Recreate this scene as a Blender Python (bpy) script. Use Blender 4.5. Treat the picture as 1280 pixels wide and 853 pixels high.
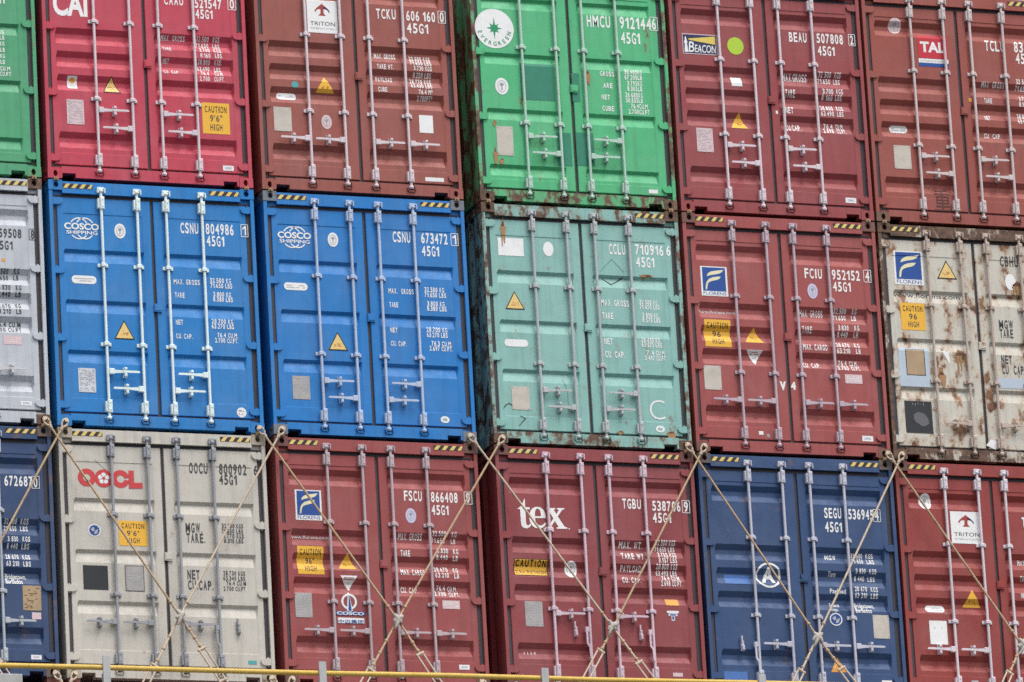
import bpy, bmesh, math, random
from mathutils import Vector, Matrix
from mathutils.geometry import tessellate_polygon

# ------------------------------------------------------------------ clear
for o in list(bpy.data.objects): bpy.data.objects.remove(o)
S = bpy.context.scene
COL = S.collection

DATA = {'T0': [('t', 'n', '45G1', 1.896, 2.068, 0.196, 0.103, {}),
 ('t', 'w', 'KG', 2.016, 1.702, 0.053, 0.049, {}),
 ('t', 'w', 'LB', 2.019, 1.632, 0.053, 0.049, {}),
 ('t', 'w', 'KG', 2.016, 1.559, 0.053, 0.049, {}),
 ('t', 'w', 'LB', 2.019, 1.486, 0.053, 0.049, {}),
 ('t', 'w', 'KG', 2.016, 1.411, 0.053, 0.049, {}),
 ('t', 'w', 'LB', 2.016, 1.34, 0.053, 0.049, {}),
 ('t', 'w', 'CU.M', 2.01, 1.261, 0.117, 0.049, {}),
 ('t', 'w', 'CU.FT', 2.008, 1.197, 0.127, 0.049, {})],
'T1': [('cai', 0.349, 2.114, 0.41, 0.267, {}),
 ('t', 'n', 'CAAU', 1.476, 2.179, 0.229, 0.104, {}),
 ('t', 'n', '521547', 1.843, 2.161, 0.323, 0.11, {}),
 ('t', 'n', '0', 2.264, 2.173, 0.054, 0.11, {'box': 1}),
 ('t', 'n', '45G1', 1.848, 2.033, 0.206, 0.104, {}),
 ('t', 'w', 'MAX  GROSS', 1.427, 1.752, 0.288, 0.054, {}),
 ('t', 'w', 'TARE.', 1.436, 1.62, 0.112, 0.044, {}),
 ('t', 'w', 'NET', 1.44, 1.473, 0.073, 0.051, {}),
 ('t', 'w', 'CU. CAP.', 1.439, 1.342, 0.185, 0.044, {}),
 ('t', 'w', '32.500', 1.848, 1.762, 0.153, 0.053, {}),
 ('t', 'w', 'KGS.', 2.051, 1.761, 0.09, 0.053, {}),
 ('t', 'w', '71.650', 1.845, 1.689, 0.153, 0.053, {}),
 ('t', 'w', 'LBS.', 2.048, 1.688, 0.095, 0.053, {}),
 ('t', 'w', '3.700', 1.879, 1.626, 0.122, 0.053, {}),
 ('t', 'w', 'KGS.', 2.05, 1.626, 0.1, 0.053, {}),
 ('t', 'w', '8.160', 1.886, 1.558, 0.119, 0.053, {}),
 ('t', 'w', 'LBS.', 2.062, 1.562, 0.09, 0.053, {}),
 ('t', 'w', '28.800', 1.856, 1.483, 0.147, 0.053, {}),
 ('t', 'w', 'KGS.', 2.059, 1.485, 0.086, 0.053, {}),
 ('t', 'w', '63.490', 1.852, 1.406, 0.147, 0.053, {}),
 ('t', 'w', 'LBS.', 2.055, 1.404, 0.09, 0.053, {}),
 ('t', 'w', '76.4', 1.886, 1.343, 0.096, 0.053, {}),
 ('t', 'w', 'CU.M.', 2.05, 1.345, 0.105, 0.053, {}),
 ('t', 'w', '2.700', 1.866, 1.276, 0.12, 0.053, {}),
 ('t', 'w', 'CU.FT.', 2.04, 1.278, 0.122, 0.053, {}),
 ('minilabel', 0.349, 1.175, 0.115, 0.149, {}),
 ('plate', 0.364, 0.814, 0.203, 0.297, {'tone': 'pink'}),
 ('tri', 0.811, 1.172, 0.215, 0.206, {}),
 ('caution', 2.039, 0.828, 0.327, 0.373, {'lines': ['CAUTION', '9\'6"', 'HIGH']}),
 ('tag', 2.159, 0.234, 0.13, 0.06, {})],
'T2': [('triton', 0.837, 2.143, 0.369, 0.398, {}),
 ('t', 'n', 'TCKU', 1.499, 2.167, 0.239, 0.114, {}),
 ('t', 'n', '606 160', 1.867, 2.163, 0.354, 0.114, {}),
 ('t', 'n', '0', 2.278, 2.167, 0.048, 0.114, {'box': 1}),
 ('t', 'n', '45G1', 1.868, 2.012, 0.261, 0.114, {}),
 ('t', 'w', 'MAX. GROSS', 1.459, 1.683, 0.257, 0.06, {}),
 ('t', 'w', 'TARE WT.', 1.476, 1.548, 0.203, 0.057, {}),
 ('t', 'w', 'PAYLOAD', 1.463, 1.399, 0.2, 0.057, {}),
 ('t', 'w', 'CUBE', 1.477, 1.271, 0.11, 0.054, {}),
 ('t', 'w', '32.500 KGS', 1.883, 1.678, 0.258, 0.054, {}),
 ('t', 'w', '71.650 LBS', 1.886, 1.618, 0.258, 0.054, {}),
 ('t', 'w', '3.730 KGS', 1.924, 1.554, 0.222, 0.054, {}),
 ('t', 'w', '8.220 LBS', 1.92, 1.476, 0.222, 0.054, {}),
 ('t', 'w', '28.770 KGS', 1.877, 1.4, 0.264, 0.054, {}),
 ('t', 'w', '63.430 LBS', 1.883, 1.34, 0.258, 0.054, {}),
 ('t', 'w', '76.4 M³', 1.974, 1.266, 0.174, 0.054, {}),
 ('t', 'w', '2.700FT³', 1.956, 1.194, 0.189, 0.054, {}),
 ('dot', 0.464, 1.293, 0.083, 0.083, {'col': 'teal'}),
 ('pill', 0.363, 1.154, 0.237, 0.083, {}),
 ('tri', 0.829, 1.317, 0.226, 0.196, {'plain': 1}),
 ('plate', 0.296, 0.866, 0.213, 0.29, {'tone': 'pale'}),
 ('oval', 0.827, 0.861, 0.125, 0.172, {'tone': 'pink'}),
 ('rect', 2.042, 0.902, 0.168, 0.215, {'col': 'white'}),
 ('rect', 2.107, 0.229, 0.227, 0.048, {'col': 'white'})],
'T3': [('evergreen', 0.299, 2.126, 0.485, 0.495, {}),
 ('oval', 0.353, 1.421, 0.163, 0.206, {}),
 ('patch', 0.8, 1.499, 0.416, 0.447, {}),
 ('patch', 1.272, 1.456, 0.095, 0.351, {}),
 ('patch', 1.084, 0.686, 0.177, 0.405, {}),
 ('patch', 1.346, 0.7, 0.221, 0.405, {}),
 ('plate', 0.355, 0.751, 0.201, 0.357, {'tone': 'pale'}),
 ('rustspot', 0.228, 0.608, 0.025, 0.124, {}),
 ('rustspot', 0.307, 0.514, 0.044, 0.043, {}),
 ('rustspot', 0.24, 0.98, 0.031, 0.037, {}),
 ('rustspot', 1.432, 1.633, 0.038, 0.082, {}),
 ('t', 'n', 'HMCU', 1.461, 2.225, 0.292, 0.136, {}),
 ('t', 'n', '912144', 1.873, 2.226, 0.392, 0.139, {}),
 ('t', 'n', '6', 2.275, 2.236, 0.051, 0.133, {'box': 1}),
 ('t', 'n', '45G1', 1.878, 2.041, 0.239, 0.132, {}),
 ('t', 'w', 'GROSS', 1.587, 1.619, 0.175, 0.06, {}),
 ('t', 'w', '.ARE', 1.604, 1.474, 0.131, 0.06, {}),
 ('t', 'w', 'NET', 1.59, 1.33, 0.103, 0.06, {}),
 ('t', 'w', 'CUBE', 1.591, 1.191, 0.145, 0.06, {}),
 ('t', 'w', '30.480KG', 1.892, 1.661, 0.219, 0.058, {}),
 ('t', 'w', '67.200LB', 1.892, 1.593, 0.216, 0.058, {}),
 ('t', 'w', '3.795KG', 1.92, 1.52, 0.185, 0.058, {}),
 ('t', 'w', '8.365LB', 1.919, 1.453, 0.184, 0.058, {}),
 ('t', 'w', '26.685KG', 1.889, 1.375, 0.217, 0.058, {}),
 ('t', 'w', '58.835LB', 1.89, 1.31, 0.213, 0.058, {}),
 ('t', 'w', '76.4CU.M', 1.951, 1.239, 0.207, 0.058, {}),
 ('t', 'w', '2.700CU.FT', 1.919, 1.17, 0.258, 0.058, {}),
 ('rect', 2.162, 0.225, 0.114, 0.047, {'col': 'white'})],
'T4': [('beacon', 0.38, 2.086, 0.44, 0.253, {}),
 ('dot', 0.832, 2.092, 0.207, 0.217, {'col': 'lime'}),
 ('rect', 0.819, 1.65, 0.134, 0.118, {'col': 'white'}),
 ('tri', 0.82, 1.168, 0.207, 0.196, {'plain': 1}),
 ('plate', 0.367, 0.899, 0.206, 0.293, {'tone': 'pink'}),
 ('t', 'n', 'BEAU', 1.524, 2.191, 0.224, 0.112, {}),
 ('t', 'n', '507808', 1.876, 2.196, 0.337, 0.112, {}),
 ('t', 'n', '2', 2.304, 2.199, 0.04, 0.106, {'box': 1}),
 ('t', 'n', '45G1', 1.882, 2.041, 0.215, 0.112, {}),
 ('t', 'w', 'MAX.GROSS', 1.416, 1.703, 0.312, 0.09, {}),
 ('t', 'w', 'TARE', 1.427, 1.497, 0.129, 0.09, {}),
 ('t', 'w', 'NET', 1.414, 1.29, 0.1, 0.079, {}),
 ('t', 'w', 'CU.CAP.', 1.408, 1.079, 0.2, 0.079, {}),
 ('t', 'w', '32 500', 1.873, 1.773, 0.162, 0.061, {}),
 ('t', 'w', 'KGS', 2.079, 1.774, 0.081, 0.061, {}),
 ('t', 'w', '71.650', 1.867, 1.697, 0.162, 0.061, {}),
 ('t', 'w', 'LBS', 2.07, 1.697, 0.081, 0.061, {}),
 ('t', 'w', '3.700', 1.907, 1.561, 0.134, 0.061, {}),
 ('t', 'w', 'KGS', 2.082, 1.565, 0.083, 0.061, {}),
 ('t', 'w', '8 160', 1.895, 1.487, 0.138, 0.061, {}),
 ('t', 'w', 'LBS', 2.07, 1.491, 0.082, 0.061, {}),
 ('t', 'w', '28.800', 1.867, 1.356, 0.162, 0.061, {}),
 ('t', 'w', 'KGS', 2.073, 1.357, 0.086, 0.061, {}),
 ('t', 'w', '63.490', 1.868, 1.282, 0.164, 0.061, {}),
 ('t', 'w', 'LBS', 2.072, 1.283, 0.081, 0.061, {}),
 ('t', 'w', '76.4', 1.906, 1.136, 0.113, 0.061, {}),
 ('t', 'w', 'CU.M.', 2.059, 1.137, 0.098, 0.061, {}),
 ('t', 'w', '2.698', 1.89, 1.072, 0.13, 0.061, {}),
 ('t', 'w', 'CU.FT.', 2.062, 1.071, 0.116, 0.061, {}),
 ('tag', 2.168, 0.245, 0.134, 0.065, {}),
 ('rect', 1.301, 1.292, 0.027, 0.039, {'col': 'white'})],
'T5': [('oval', 0.437, 2.476, 0.169, 0.193, {'tone': 'pink'}),
 ('tal', 0.896, 2.178, 0.382, 0.399, {}),
 ('pill', 0.392, 1.178, 0.232, 0.085, {}),
 ('plate', 0.404, 0.822, 0.217, 0.292, {'tone': 'pale'}),
 ('t', 'n', 'TCLU', 1.581, 2.226, 0.251, 0.128, {}),
 ('t', 'n', '83', 1.96, 2.231, 0.117, 0.128, {}),
 ('t', 'n', '45G1', 1.973, 2.087, 0.231, 0.124, {}),
 ('t', 'zhong', '重', 0.774, 0.189, 0.21, 0.217, {}),
 ('t', 'w', 'MAX  GROSS', 1.505, 1.769, 0.294, 0.062, {}),
 ('t', 'w', 'TARE', 1.517, 1.56, 0.102, 0.062, {}),
 ('t', 'w', 'NET', 1.514, 1.349, 0.074, 0.062, {}),
 ('t', 'w', 'CU  CAP', 1.501, 1.132, 0.205, 0.058, {}),
 ('t', 'w', '32 500', 1.952, 1.826, 0.157, 0.059, {}),
 ('t', 'w', '71.650', 1.945, 1.747, 0.157, 0.059, {}),
 ('t', 'w', '3.700', 1.977, 1.614, 0.114, 0.059, {}),
 ('t', 'w', '8.160', 1.971, 1.542, 0.114, 0.058, {}),
 ('t', 'w', '28.800', 1.946, 1.401, 0.149, 0.058, {}),
 ('t', 'w', '63.490', 1.94, 1.329, 0.149, 0.058, {}),
 ('rect', 1.336, 1.588, 0.046, 0.048, {'col': 'orange'})],
'M0': [('t', 'n', '59508', 1.923, 2.193, 0.265, 0.098, {}),
 ('t', 'n', '8', 2.298, 2.19, 0.039, 0.095, {'box': 1}),
 ('t', 'n', '45G1', 1.869, 2.049, 0.212, 0.098, {}),
 ('t', 'w', '32.500', 1.855, 1.766, 0.171, 0.057, {}),
 ('t', 'w', 'KG', 2.09, 1.772, 0.064, 0.058, {}),
 ('t', 'w', '71.650', 1.852, 1.695, 0.175, 0.057, {}),
 ('t', 'w', 'LB', 2.087, 1.7, 0.061, 0.058, {}),
 ('t', 'w', '3.830', 1.891, 1.572, 0.147, 0.057, {}),
 ('t', 'w', 'KG', 2.101, 1.575, 0.064, 0.057, {}),
 ('t', 'w', '8.440', 1.888, 1.498, 0.149, 0.057, {}),
 ('t', 'w', 'LB', 2.097, 1.5, 0.063, 0.057, {}),
 ('t', 'w', '28.670', 1.855, 1.36, 0.181, 0.057, {}),
 ('t', 'w', 'KG', 2.096, 1.368, 0.06, 0.057, {}),
 ('t', 'w', '63.210', 1.852, 1.291, 0.185, 0.057, {}),
 ('t', 'w', 'LB', 2.096, 1.294, 0.061, 0.057, {}),
 ('t', 'w', '76.4 CU.M', 1.853, 1.149, 0.3, 0.055, {}),
 ('t', 'w', '2.700 CU.FT', 1.815, 1.082, 0.339, 0.054, {}),
 ('rect', 1.967, 1.923, 0.043, 0.037, {'col': 'orange'}),
 ('tagpale', 2.042, 0.983, 0.209, 0.102, {}),
 ('tag', 2.17, 0.247, 0.126, 0.051, {})],
'M1': [('cosco', 0.382, 2.341, 0.409, 0.269, {}),
 ('oval', 0.835, 2.332, 0.132, 0.177, {}),
 ('pill', 0.388, 1.734, 0.291, 0.095, {}),
 ('tri', 0.838, 1.164, 0.241, 0.227, {}),
 ('plate', 0.377, 0.55, 0.203, 0.283, {'tone': 'white'}),
 ('dot2', 2.184, 0.244, 0.114, 0.117, {}),
 ('t', 'n', 'CSNU', 1.554, 2.348, 0.213, 0.118, {}),
 ('t', 'n', '804986', 1.856, 2.351, 0.332, 0.119, {}),
 ('t', 'n', '1', 2.296, 2.353, 0.041, 0.111, {'box': 1}),
 ('t', 'n', '45G1', 1.861, 2.208, 0.21, 0.118, {}),
 ('t', 'w', 'MAX. GROSS', 1.447, 1.733, 0.309, 0.059, {}),
 ('t', 'w', 'TARE', 1.455, 1.575, 0.114, 0.059, {}),
 ('t', 'w', 'NET', 1.452, 1.253, 0.084, 0.059, {}),
 ('t', 'w', 'CU. CAP.', 1.448, 1.091, 0.194, 0.055, {}),
 ('t', 'w', '32.500 KG', 1.878, 1.771, 0.251, 0.055, {}),
 ('t', 'w', '71.650 LBS', 1.883, 1.709, 0.259, 0.055, {}),
 ('t', 'w', '3.800 KG', 1.911, 1.606, 0.21, 0.055, {}),
 ('t', 'w', '8.380 LBS', 1.909, 1.548, 0.233, 0.055, {}),
 ('t', 'w', '28.700 KG', 1.878, 1.286, 0.254, 0.055, {}),
 ('t', 'w', '63.270 LBS', 1.876, 1.227, 0.265, 0.055, {}),
 ('t', 'w', '76.4 CU.M.', 1.941, 1.123, 0.243, 0.055, {}),
 ('t', 'w', '2.700 CU.FT.', 1.909, 1.06, 0.273, 0.055, {})],
'M2': [('cosco', 0.366, 2.362, 0.403, 0.268, {}),
 ('oval', 0.832, 2.356, 0.127, 0.171, {}),
 ('pill', 0.356, 1.773, 0.283, 0.089, {}),
 ('tri', 0.83, 1.142, 0.239, 0.222, {}),
 ('plate', 0.364, 0.57, 0.208, 0.276, {'tone': 'gray'}),
 ('dot2', 2.076, 0.259, 0.109, 0.081, {'green': 1}),
 ('t', 'n', 'CSNU', 1.559, 2.368, 0.214, 0.12, {}),
 ('t', 'n', '673472', 1.905, 2.369, 0.321, 0.12, {}),
 ('t', 'n', '1', 2.287, 2.371, 0.045, 0.113, {'box': 1}),
 ('t', 'n', '45G1', 1.905, 2.217, 0.211, 0.116, {}),
 ('t', 'w', 'MAX.  GROSS', 1.474, 1.744, 0.304, 0.06, {}),
 ('t', 'w', 'TARE', 1.477, 1.58, 0.105, 0.059, {}),
 ('t', 'w', 'NET', 1.472, 1.276, 0.086, 0.059, {}),
 ('t', 'w', 'CU. CAP.', 1.471, 1.117, 0.187, 0.056, {}),
 ('t', 'w', '32.500 KG', 1.911, 1.782, 0.238, 0.056, {}),
 ('t', 'w', '71.650 LBS', 1.911, 1.719, 0.26, 0.056, {}),
 ('t', 'w', '3.800 KG', 1.936, 1.615, 0.211, 0.056, {}),
 ('t', 'w', '8.380 LBS', 1.933, 1.556, 0.234, 0.056, {}),
 ('t', 'w', '28.700 KG', 1.912, 1.303, 0.249, 0.056, {}),
 ('t', 'w', '63.270 LBS', 1.912, 1.24, 0.252, 0.056, {}),
 ('t', 'w', '76.3 CU.M.', 1.963, 1.138, 0.249, 0.056, {}),
 ('t', 'w', '2.697 CU.FT.', 1.937, 1.078, 0.279, 0.056, {})],
'M3': [('rect', 0.351, 2.376, 0.315, 0.215, {'col': 'white'}),
 ('oval', 0.812, 2.373, 0.128, 0.178, {'blank': 1}),
 ('tri', 0.362, 1.732, 0.24, 0.221, {}),
 ('pill', 0.351, 1.217, 0.288, 0.088, {'blank': 1}),
 ('plate', 0.368, 0.556, 0.217, 0.278, {'tone': 'pale'}),
 ('dot2', 2.063, 0.253, 0.113, 0.081, {'green': 1}),
 ('t', 'chalk', 'C', 1.949, 0.366, 0.189, 0.239, {}),
 ('t', 'n', 'CCLU', 1.565, 2.352, 0.2, 0.119, {}),
 ('t', 'n', '710916', 1.891, 2.362, 0.35, 0.119, {}),
 ('t', 'n', '6', 2.275, 2.366, 0.053, 0.116, {}),
 ('t', 'n', '45G1', 1.893, 2.209, 0.227, 0.119, {}),
 ('t', 'w', 'MAX. GROSS', 1.426, 1.718, 0.346, 0.074, {}),
 ('t', 'w', 'TARE', 1.434, 1.56, 0.133, 0.074, {}),
 ('t', 'w', 'NET', 1.437, 1.251, 0.103, 0.074, {}),
 ('t', 'w', 'CU. CAP.', 1.439, 1.094, 0.244, 0.074, {}),
 ('t', 'w', '32 500 KG', 1.901, 1.756, 0.223, 0.055, {}),
 ('t', 'w', '71 650 LBS', 1.903, 1.698, 0.245, 0.055, {}),
 ('t', 'w', '3 890 KG', 1.929, 1.596, 0.196, 0.055, {}),
 ('t', 'w', '8 575 LBS', 1.928, 1.539, 0.22, 0.055, {}),
 ('t', 'w', '28 610 KG', 1.896, 1.295, 0.231, 0.055, {}),
 ('t', 'w', '63 075 LBS', 1.9, 1.239, 0.248, 0.055, {}),
 ('t', 'w', '7 .4 CU.M', 1.958, 1.143, 0.217, 0.055, {}),
 ('t', 'w', '2 497 CU.FT', 1.931, 1.08, 0.254, 0.055, {}),
 ('line', 0.149, 0.423, 0.1, 0.1, {'pts': [(0.149, 0.423), (0.181, 0.468), (0.227, 0.489), (0.262, 0.461)],
'w': 0.014, 'col': 'dark'}),
 ('line', 0.323, 0.219, 0.1, 0.1, {'pts': [(0.323, 0.219), (0.41, 0.314), (0.352, 0.341)],
'w': 0.012, 'col': 'dark'}),
 ('line', 1.438, 2.133, 0.1, 0.1, {'pts': [(1.438, 2.133), (1.591, 2.289), (1.733, 2.137)],
'w': 0.01, 'col': 'scuff'}),
 ('line', 1.463, 2.057, 0.1, 0.1, {'pts': [(1.463, 2.057), (1.572, 1.981), (1.717, 2.069)],
'w': 0.016, 'col': 'dark'}),
 ('rustspot', 0.264, 2.62, 0.045, 0.148, {}),
 ('rustspot', 2.195, 0.203, 0.106, 0.059, {}),
 ('rustspot', 1.573, 0.197, 0.075, 0.029, {}),
 ('rustspot', 2.015, 2.106, 0.152, 0.03, {}),
 ('line', 0.898, 0.809, 0.1, 0.1, {'pts': [(0.898, 0.809), (0.946, 0.665), (0.951, 0.445)],
'w': 0.01, 'col': 'scuff'})],
'M4': [('florens', 0.367, 2.08, 0.332, 0.36, {}),
 ('t', 'web', 'www.florens.com', 0.142, 1.699, 0.478, 0.033, {'serif': 1}),
 ('caution', 0.372, 1.448, 0.327, 0.329, {'lines': ['CAUTION', '96', 'HIGH']}),
 ('tri', 0.828, 1.447, 0.227, 0.183, {'plain': 1}),
 ('tridown', 0.821, 1.176, 0.204, 0.176, {}),
 ('plate', 0.27, 0.905, 0.214, 0.292, {'tone': 'pale'}),
 ('t', 'mark', 'V', 1.103, 0.796, 0.079, 0.088, {'bold': 1}),
 ('t', 'mark', '4', 1.243, 0.805, 0.061, 0.08, {'bold': 1}),
 ('rect', 0.829, 0.256, 0.056, 0.044, {'col': 'white'}),
 ('rect', 0.917, 0.227, 0.038, 0.044, {'col': 'grey'}),
 ('tagpale', 2.045, 0.962, 0.217, 0.11, {}),
 ('tag', 2.167, 0.24, 0.137, 0.066, {}),
 ('oval', 1.601, 2.018, 0.129, 0.185, {'tone': 'lilac'}),
 ('t', 'n', 'FCIU', 1.514, 2.177, 0.22, 0.115, {}),
 ('t', 'n', '952152', 1.86, 2.175, 0.354, 0.115, {}),
 ('t', 'n', '4', 2.283, 2.175, 0.05, 0.115, {'box': 1}),
 ('t', 'n', '45G1', 1.865, 2.032, 0.224, 0.111, {}),
 ('t', 'w', 'MAX. GROSS', 1.427, 1.708, 0.295, 0.078, {}),
 ('t', 'w', 'TARE', 1.438, 1.504, 0.123, 0.078, {}),
 ('t', 'w', 'MAX. CARGO', 1.432, 1.295, 0.307, 0.071, {}),
 ('t', 'w', 'CU. CAP.', 1.425, 1.079, 0.218, 0.066, {}),
 ('t', 'w', '32.500', 1.856, 1.764, 0.161, 0.058, {}),
 ('t', 'w', 'KG', 2.092, 1.765, 0.058, 0.058, {}),
 ('t', 'w', '71.650', 1.851, 1.685, 0.161, 0.058, {}),
 ('t', 'w', 'LB', 2.084, 1.686, 0.059, 0.058, {}),
 ('t', 'w', '3.830', 1.894, 1.555, 0.13, 0.058, {}),
 ('t', 'w', 'KG', 2.098, 1.558, 0.062, 0.058, {}),
 ('t', 'w', '8.440', 1.885, 1.479, 0.132, 0.058, {}),
 ('t', 'w', 'LB', 2.091, 1.48, 0.06, 0.058, {}),
 ('t', 'w', '28.670', 1.857, 1.345, 0.166, 0.058, {}),
 ('t', 'w', 'KG', 2.087, 1.348, 0.066, 0.058, {}),
 ('t', 'w', '63.210', 1.86, 1.272, 0.165, 0.058, {}),
 ('t', 'w', 'LB', 2.099, 1.273, 0.058, 0.058, {}),
 ('t', 'w', '76.4', 1.881, 1.133, 0.105, 0.058, {}),
 ('t', 'w', 'CU.M.', 2.017, 1.131, 0.105, 0.058, {}),
 ('t', 'w', '2.700', 1.86, 1.067, 0.135, 0.058, {}),
 ('t', 'w', 'CU.FT.', 2.029, 1.064, 0.114, 0.058, {})],
'M5': [('florens', 0.377, 2.361, 0.373, 0.413, {}),
 ('tri', 0.863, 2.364, 0.255, 0.231, {}),
 ('t', 'web', 'www.florens.com', 0.168, 2.006, 0.849, 0.059, {'serif': 1, 'col': 'dgrey'}),
 ('caution', 0.389, 1.764, 0.311, 0.333, {'lines': ['CAUTION', '96', 'HIGH']}),
 ('patchpale', 0.357, 1.137, 0.387, 0.479, {}),
 ('plate', 0.377, 1.202, 0.226, 0.306, {'tone': 'tanframe'}),
 ('darkpanel', 0.37, 0.53, 0.344, 0.393, {}),
 ('shard', 0.771, 1.276, 0.096, 0.163, {}),
 ('rustspot', 0.962, 1.306, 0.17, 0.141, {}),
 ('rustspot', 0.697, 1.059, 0.092, 0.103, {}),
 ('rustspot', 1.762, 2.199, 0.109, 0.112, {}),
 ('flap', 1.276, 0.231, 0.154, 0.125, {}),
 ('t', 'n', 'CBHU', 1.561, 2.444, 0.232, 0.116, {}),
 ('oval', 1.677, 2.25, 0.136, 0.202, {'blank': 1}),
 ('t', 'w', 'MGW', 1.487, 1.667, 0.181, 0.104, {}),
 ('t', 'w', 'TARE', 1.49, 1.555, 0.169, 0.104, {}),
 ('t', 'w', 'NET', 1.483, 1.233, 0.135, 0.104, {}),
 ('t', 'w', 'CU  CAP.', 1.485, 1.109, 0.293, 0.104, {}),
 ('patchpale', 1.609, 0.995, 0.383, 0.126, {})],
'B0': [('t', 'n', '672687', 1.885, 2.201, 0.323, 0.11, {}),
 ('t', 'n', '0', 2.223, 2.195, 0.044, 0.107, {'box': 1}),
 ('t', 'w', '32 500', 1.874, 1.765, 0.145, 0.057, {}),
 ('t', 'w', 'KGS', 2.063, 1.765, 0.09, 0.057, {}),
 ('t', 'w', '71 650', 1.872, 1.685, 0.143, 0.057, {}),
 ('t', 'w', 'LBS', 2.06, 1.687, 0.085, 0.057, {}),
 ('t', 'w', '3 830', 1.899, 1.557, 0.12, 0.057, {}),
 ('t', 'w', 'KGS', 2.07, 1.559, 0.088, 0.057, {}),
 ('t', 'w', '8 440', 1.893, 1.479, 0.124, 0.057, {}),
 ('t', 'w', 'LBS', 2.064, 1.48, 0.088, 0.057, {}),
 ('t', 'w', '28 670', 1.873, 1.353, 0.148, 0.057, {}),
 ('t', 'w', 'KGS', 2.066, 1.353, 0.088, 0.057, {}),
 ('t', 'w', '63 210', 1.875, 1.273, 0.146, 0.057, {}),
 ('t', 'w', 'LBS', 2.069, 1.272, 0.086, 0.057, {}),
 ('t', 'w', 'Bridgetown,', 1.865, 1.132, 0.24, 0.057, {}),
 ('t', 'w', 'Barbados', 1.862, 1.07, 0.195, 0.057, {}),
 ('plate', 2.155, 0.91, 0.211, 0.285, {'tone': 'tan'}),
 ('tagpale', 2.201, 0.708, 0.106, 0.078, {}),
 ('tag', 2.179, 0.232, 0.121, 0.051, {})],
'B1': [('oocl', 0.602, 2.328, 0.759, 0.23, {}),
 ('dot3', 0.393, 1.717, 0.148, 0.148, {}),
 ('caution', 0.843, 1.698, 0.33, 0.289, {'lines': ['CAUTION', '9\'6"', 'HIGH']}),
 ('rect', 0.386, 1.171, 0.289, 0.28, {'col': 'dark'}),
 ('plate', 0.841, 1.175, 0.205, 0.281, {'tone': 'greyframe'}),
 ('rect', 2.179, 0.243, 0.1, 0.042, {'col': 'teal'}),
 ('t', 'n', 'OOCU', 1.533, 2.428, 0.218, 0.114, {}),
 ('t', 'n', '800902', 1.887, 2.429, 0.323, 0.114, {}),
 ('t', 'n', '6', 2.296, 2.432, 0.047, 0.11, {}),
 ('t', 'n', '45G1', 1.885, 2.309, 0.208, 0.11, {}),
 ('t', 'w', 'MGW.', 1.463, 1.732, 0.192, 0.109, {}),
 ('t', 'w', 'TARE.', 1.469, 1.616, 0.217, 0.106, {}),
 ('t', 'w', 'NET', 1.461, 1.189, 0.142, 0.106, {}),
 ('t', 'w', 'CU.CAP.', 1.463, 1.069, 0.295, 0.105, {}),
 ('t', 'w', '32.500 KGS', 1.89, 1.799, 0.251, 0.05, {}),
 ('t', 'w', '71.650 LBS', 1.888, 1.739, 0.251, 0.05, {}),
 ('t', 'w', '3.770 KGS', 1.903, 1.683, 0.243, 0.049, {}),
 ('t', 'w', '8.310 LBS', 1.911, 1.626, 0.225, 0.049, {}),
 ('t', 'w', '28.730 KGS', 1.883, 1.249, 0.257, 0.049, {}),
 ('t', 'w', '63.340 LBS', 1.881, 1.189, 0.257, 0.049, {}),
 ('t', 'w', '76.4 CU.M', 1.914, 1.133, 0.232, 0.049, {}),
 ('t', 'w', '2.700 CU.FT', 1.879, 1.069, 0.257, 0.049, {}),
 ('line', 0.429, 2.538, 0.1, 0.1, {'pts': [(0.429, 2.538), (0.487, 2.484), (0.556, 2.423)],
'w': 0.01, 'col': 'grey'}),
 ('line', 0.59, 2.308, 0.1, 0.1, {'pts': [(0.59, 2.308), (0.588, 2.178)],
'w': 0.008, 'col': 'grey'})],
'B2': [('florens', 0.381, 2.102, 0.313, 0.354, {}),
 ('t', 'web', 'www.florens.com', 0.153, 1.718, 0.461, 0.035, {'serif': 1}),
 ('caution', 0.378, 1.458, 0.312, 0.328, {'lines': ['CAUTION', '96"', 'HIGH']}),
 ('tri', 0.818, 1.463, 0.214, 0.182, {'plain': 1}),
 ('tridown', 0.822, 1.205, 0.203, 0.174, {}),
 ('oldcosco', 0.822, 0.913, 0.348, 0.362, {}),
 ('plate', 0.267, 0.93, 0.202, 0.285, {'tone': 'gray'}),
 ('t', 'n', 'FSCU', 1.531, 2.199, 0.215, 0.113, {}),
 ('t', 'n', '866408', 1.857, 2.195, 0.32, 0.113, {}),
 ('t', 'n', '9', 2.278, 2.197, 0.05, 0.11, {'box': 1}),
 ('t', 'n', '45G1', 1.856, 2.045, 0.205, 0.109, {}),
 ('oval', 1.603, 2.022, 0.126, 0.176, {'tone': 'lilac'}),
 ('t', 'w', 'MAX. GROSS', 1.446, 1.742, 0.286, 0.074, {}),
 ('t', 'w', 'TARE', 1.456, 1.537, 0.114, 0.074, {}),
 ('t', 'w', 'MAX. CARGO', 1.448, 1.322, 0.289, 0.07, {}),
 ('t', 'w', 'CU. CAP.', 1.448, 1.119, 0.207, 0.066, {}),
 ('t', 'w', '32.500', 1.853, 1.795, 0.162, 0.056, {}),
 ('t', 'w', 'KG', 2.086, 1.791, 0.058, 0.056, {}),
 ('t', 'w', '71.650', 1.849, 1.721, 0.158, 0.056, {}),
 ('t', 'w', 'LB', 2.082, 1.717, 0.054, 0.056, {}),
 ('t', 'w', '3.830', 1.896, 1.592, 0.133, 0.056, {}),
 ('t', 'w', 'KG', 2.089, 1.587, 0.061, 0.056, {}),
 ('t', 'w', '8.440', 1.884, 1.518, 0.137, 0.056, {}),
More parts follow.
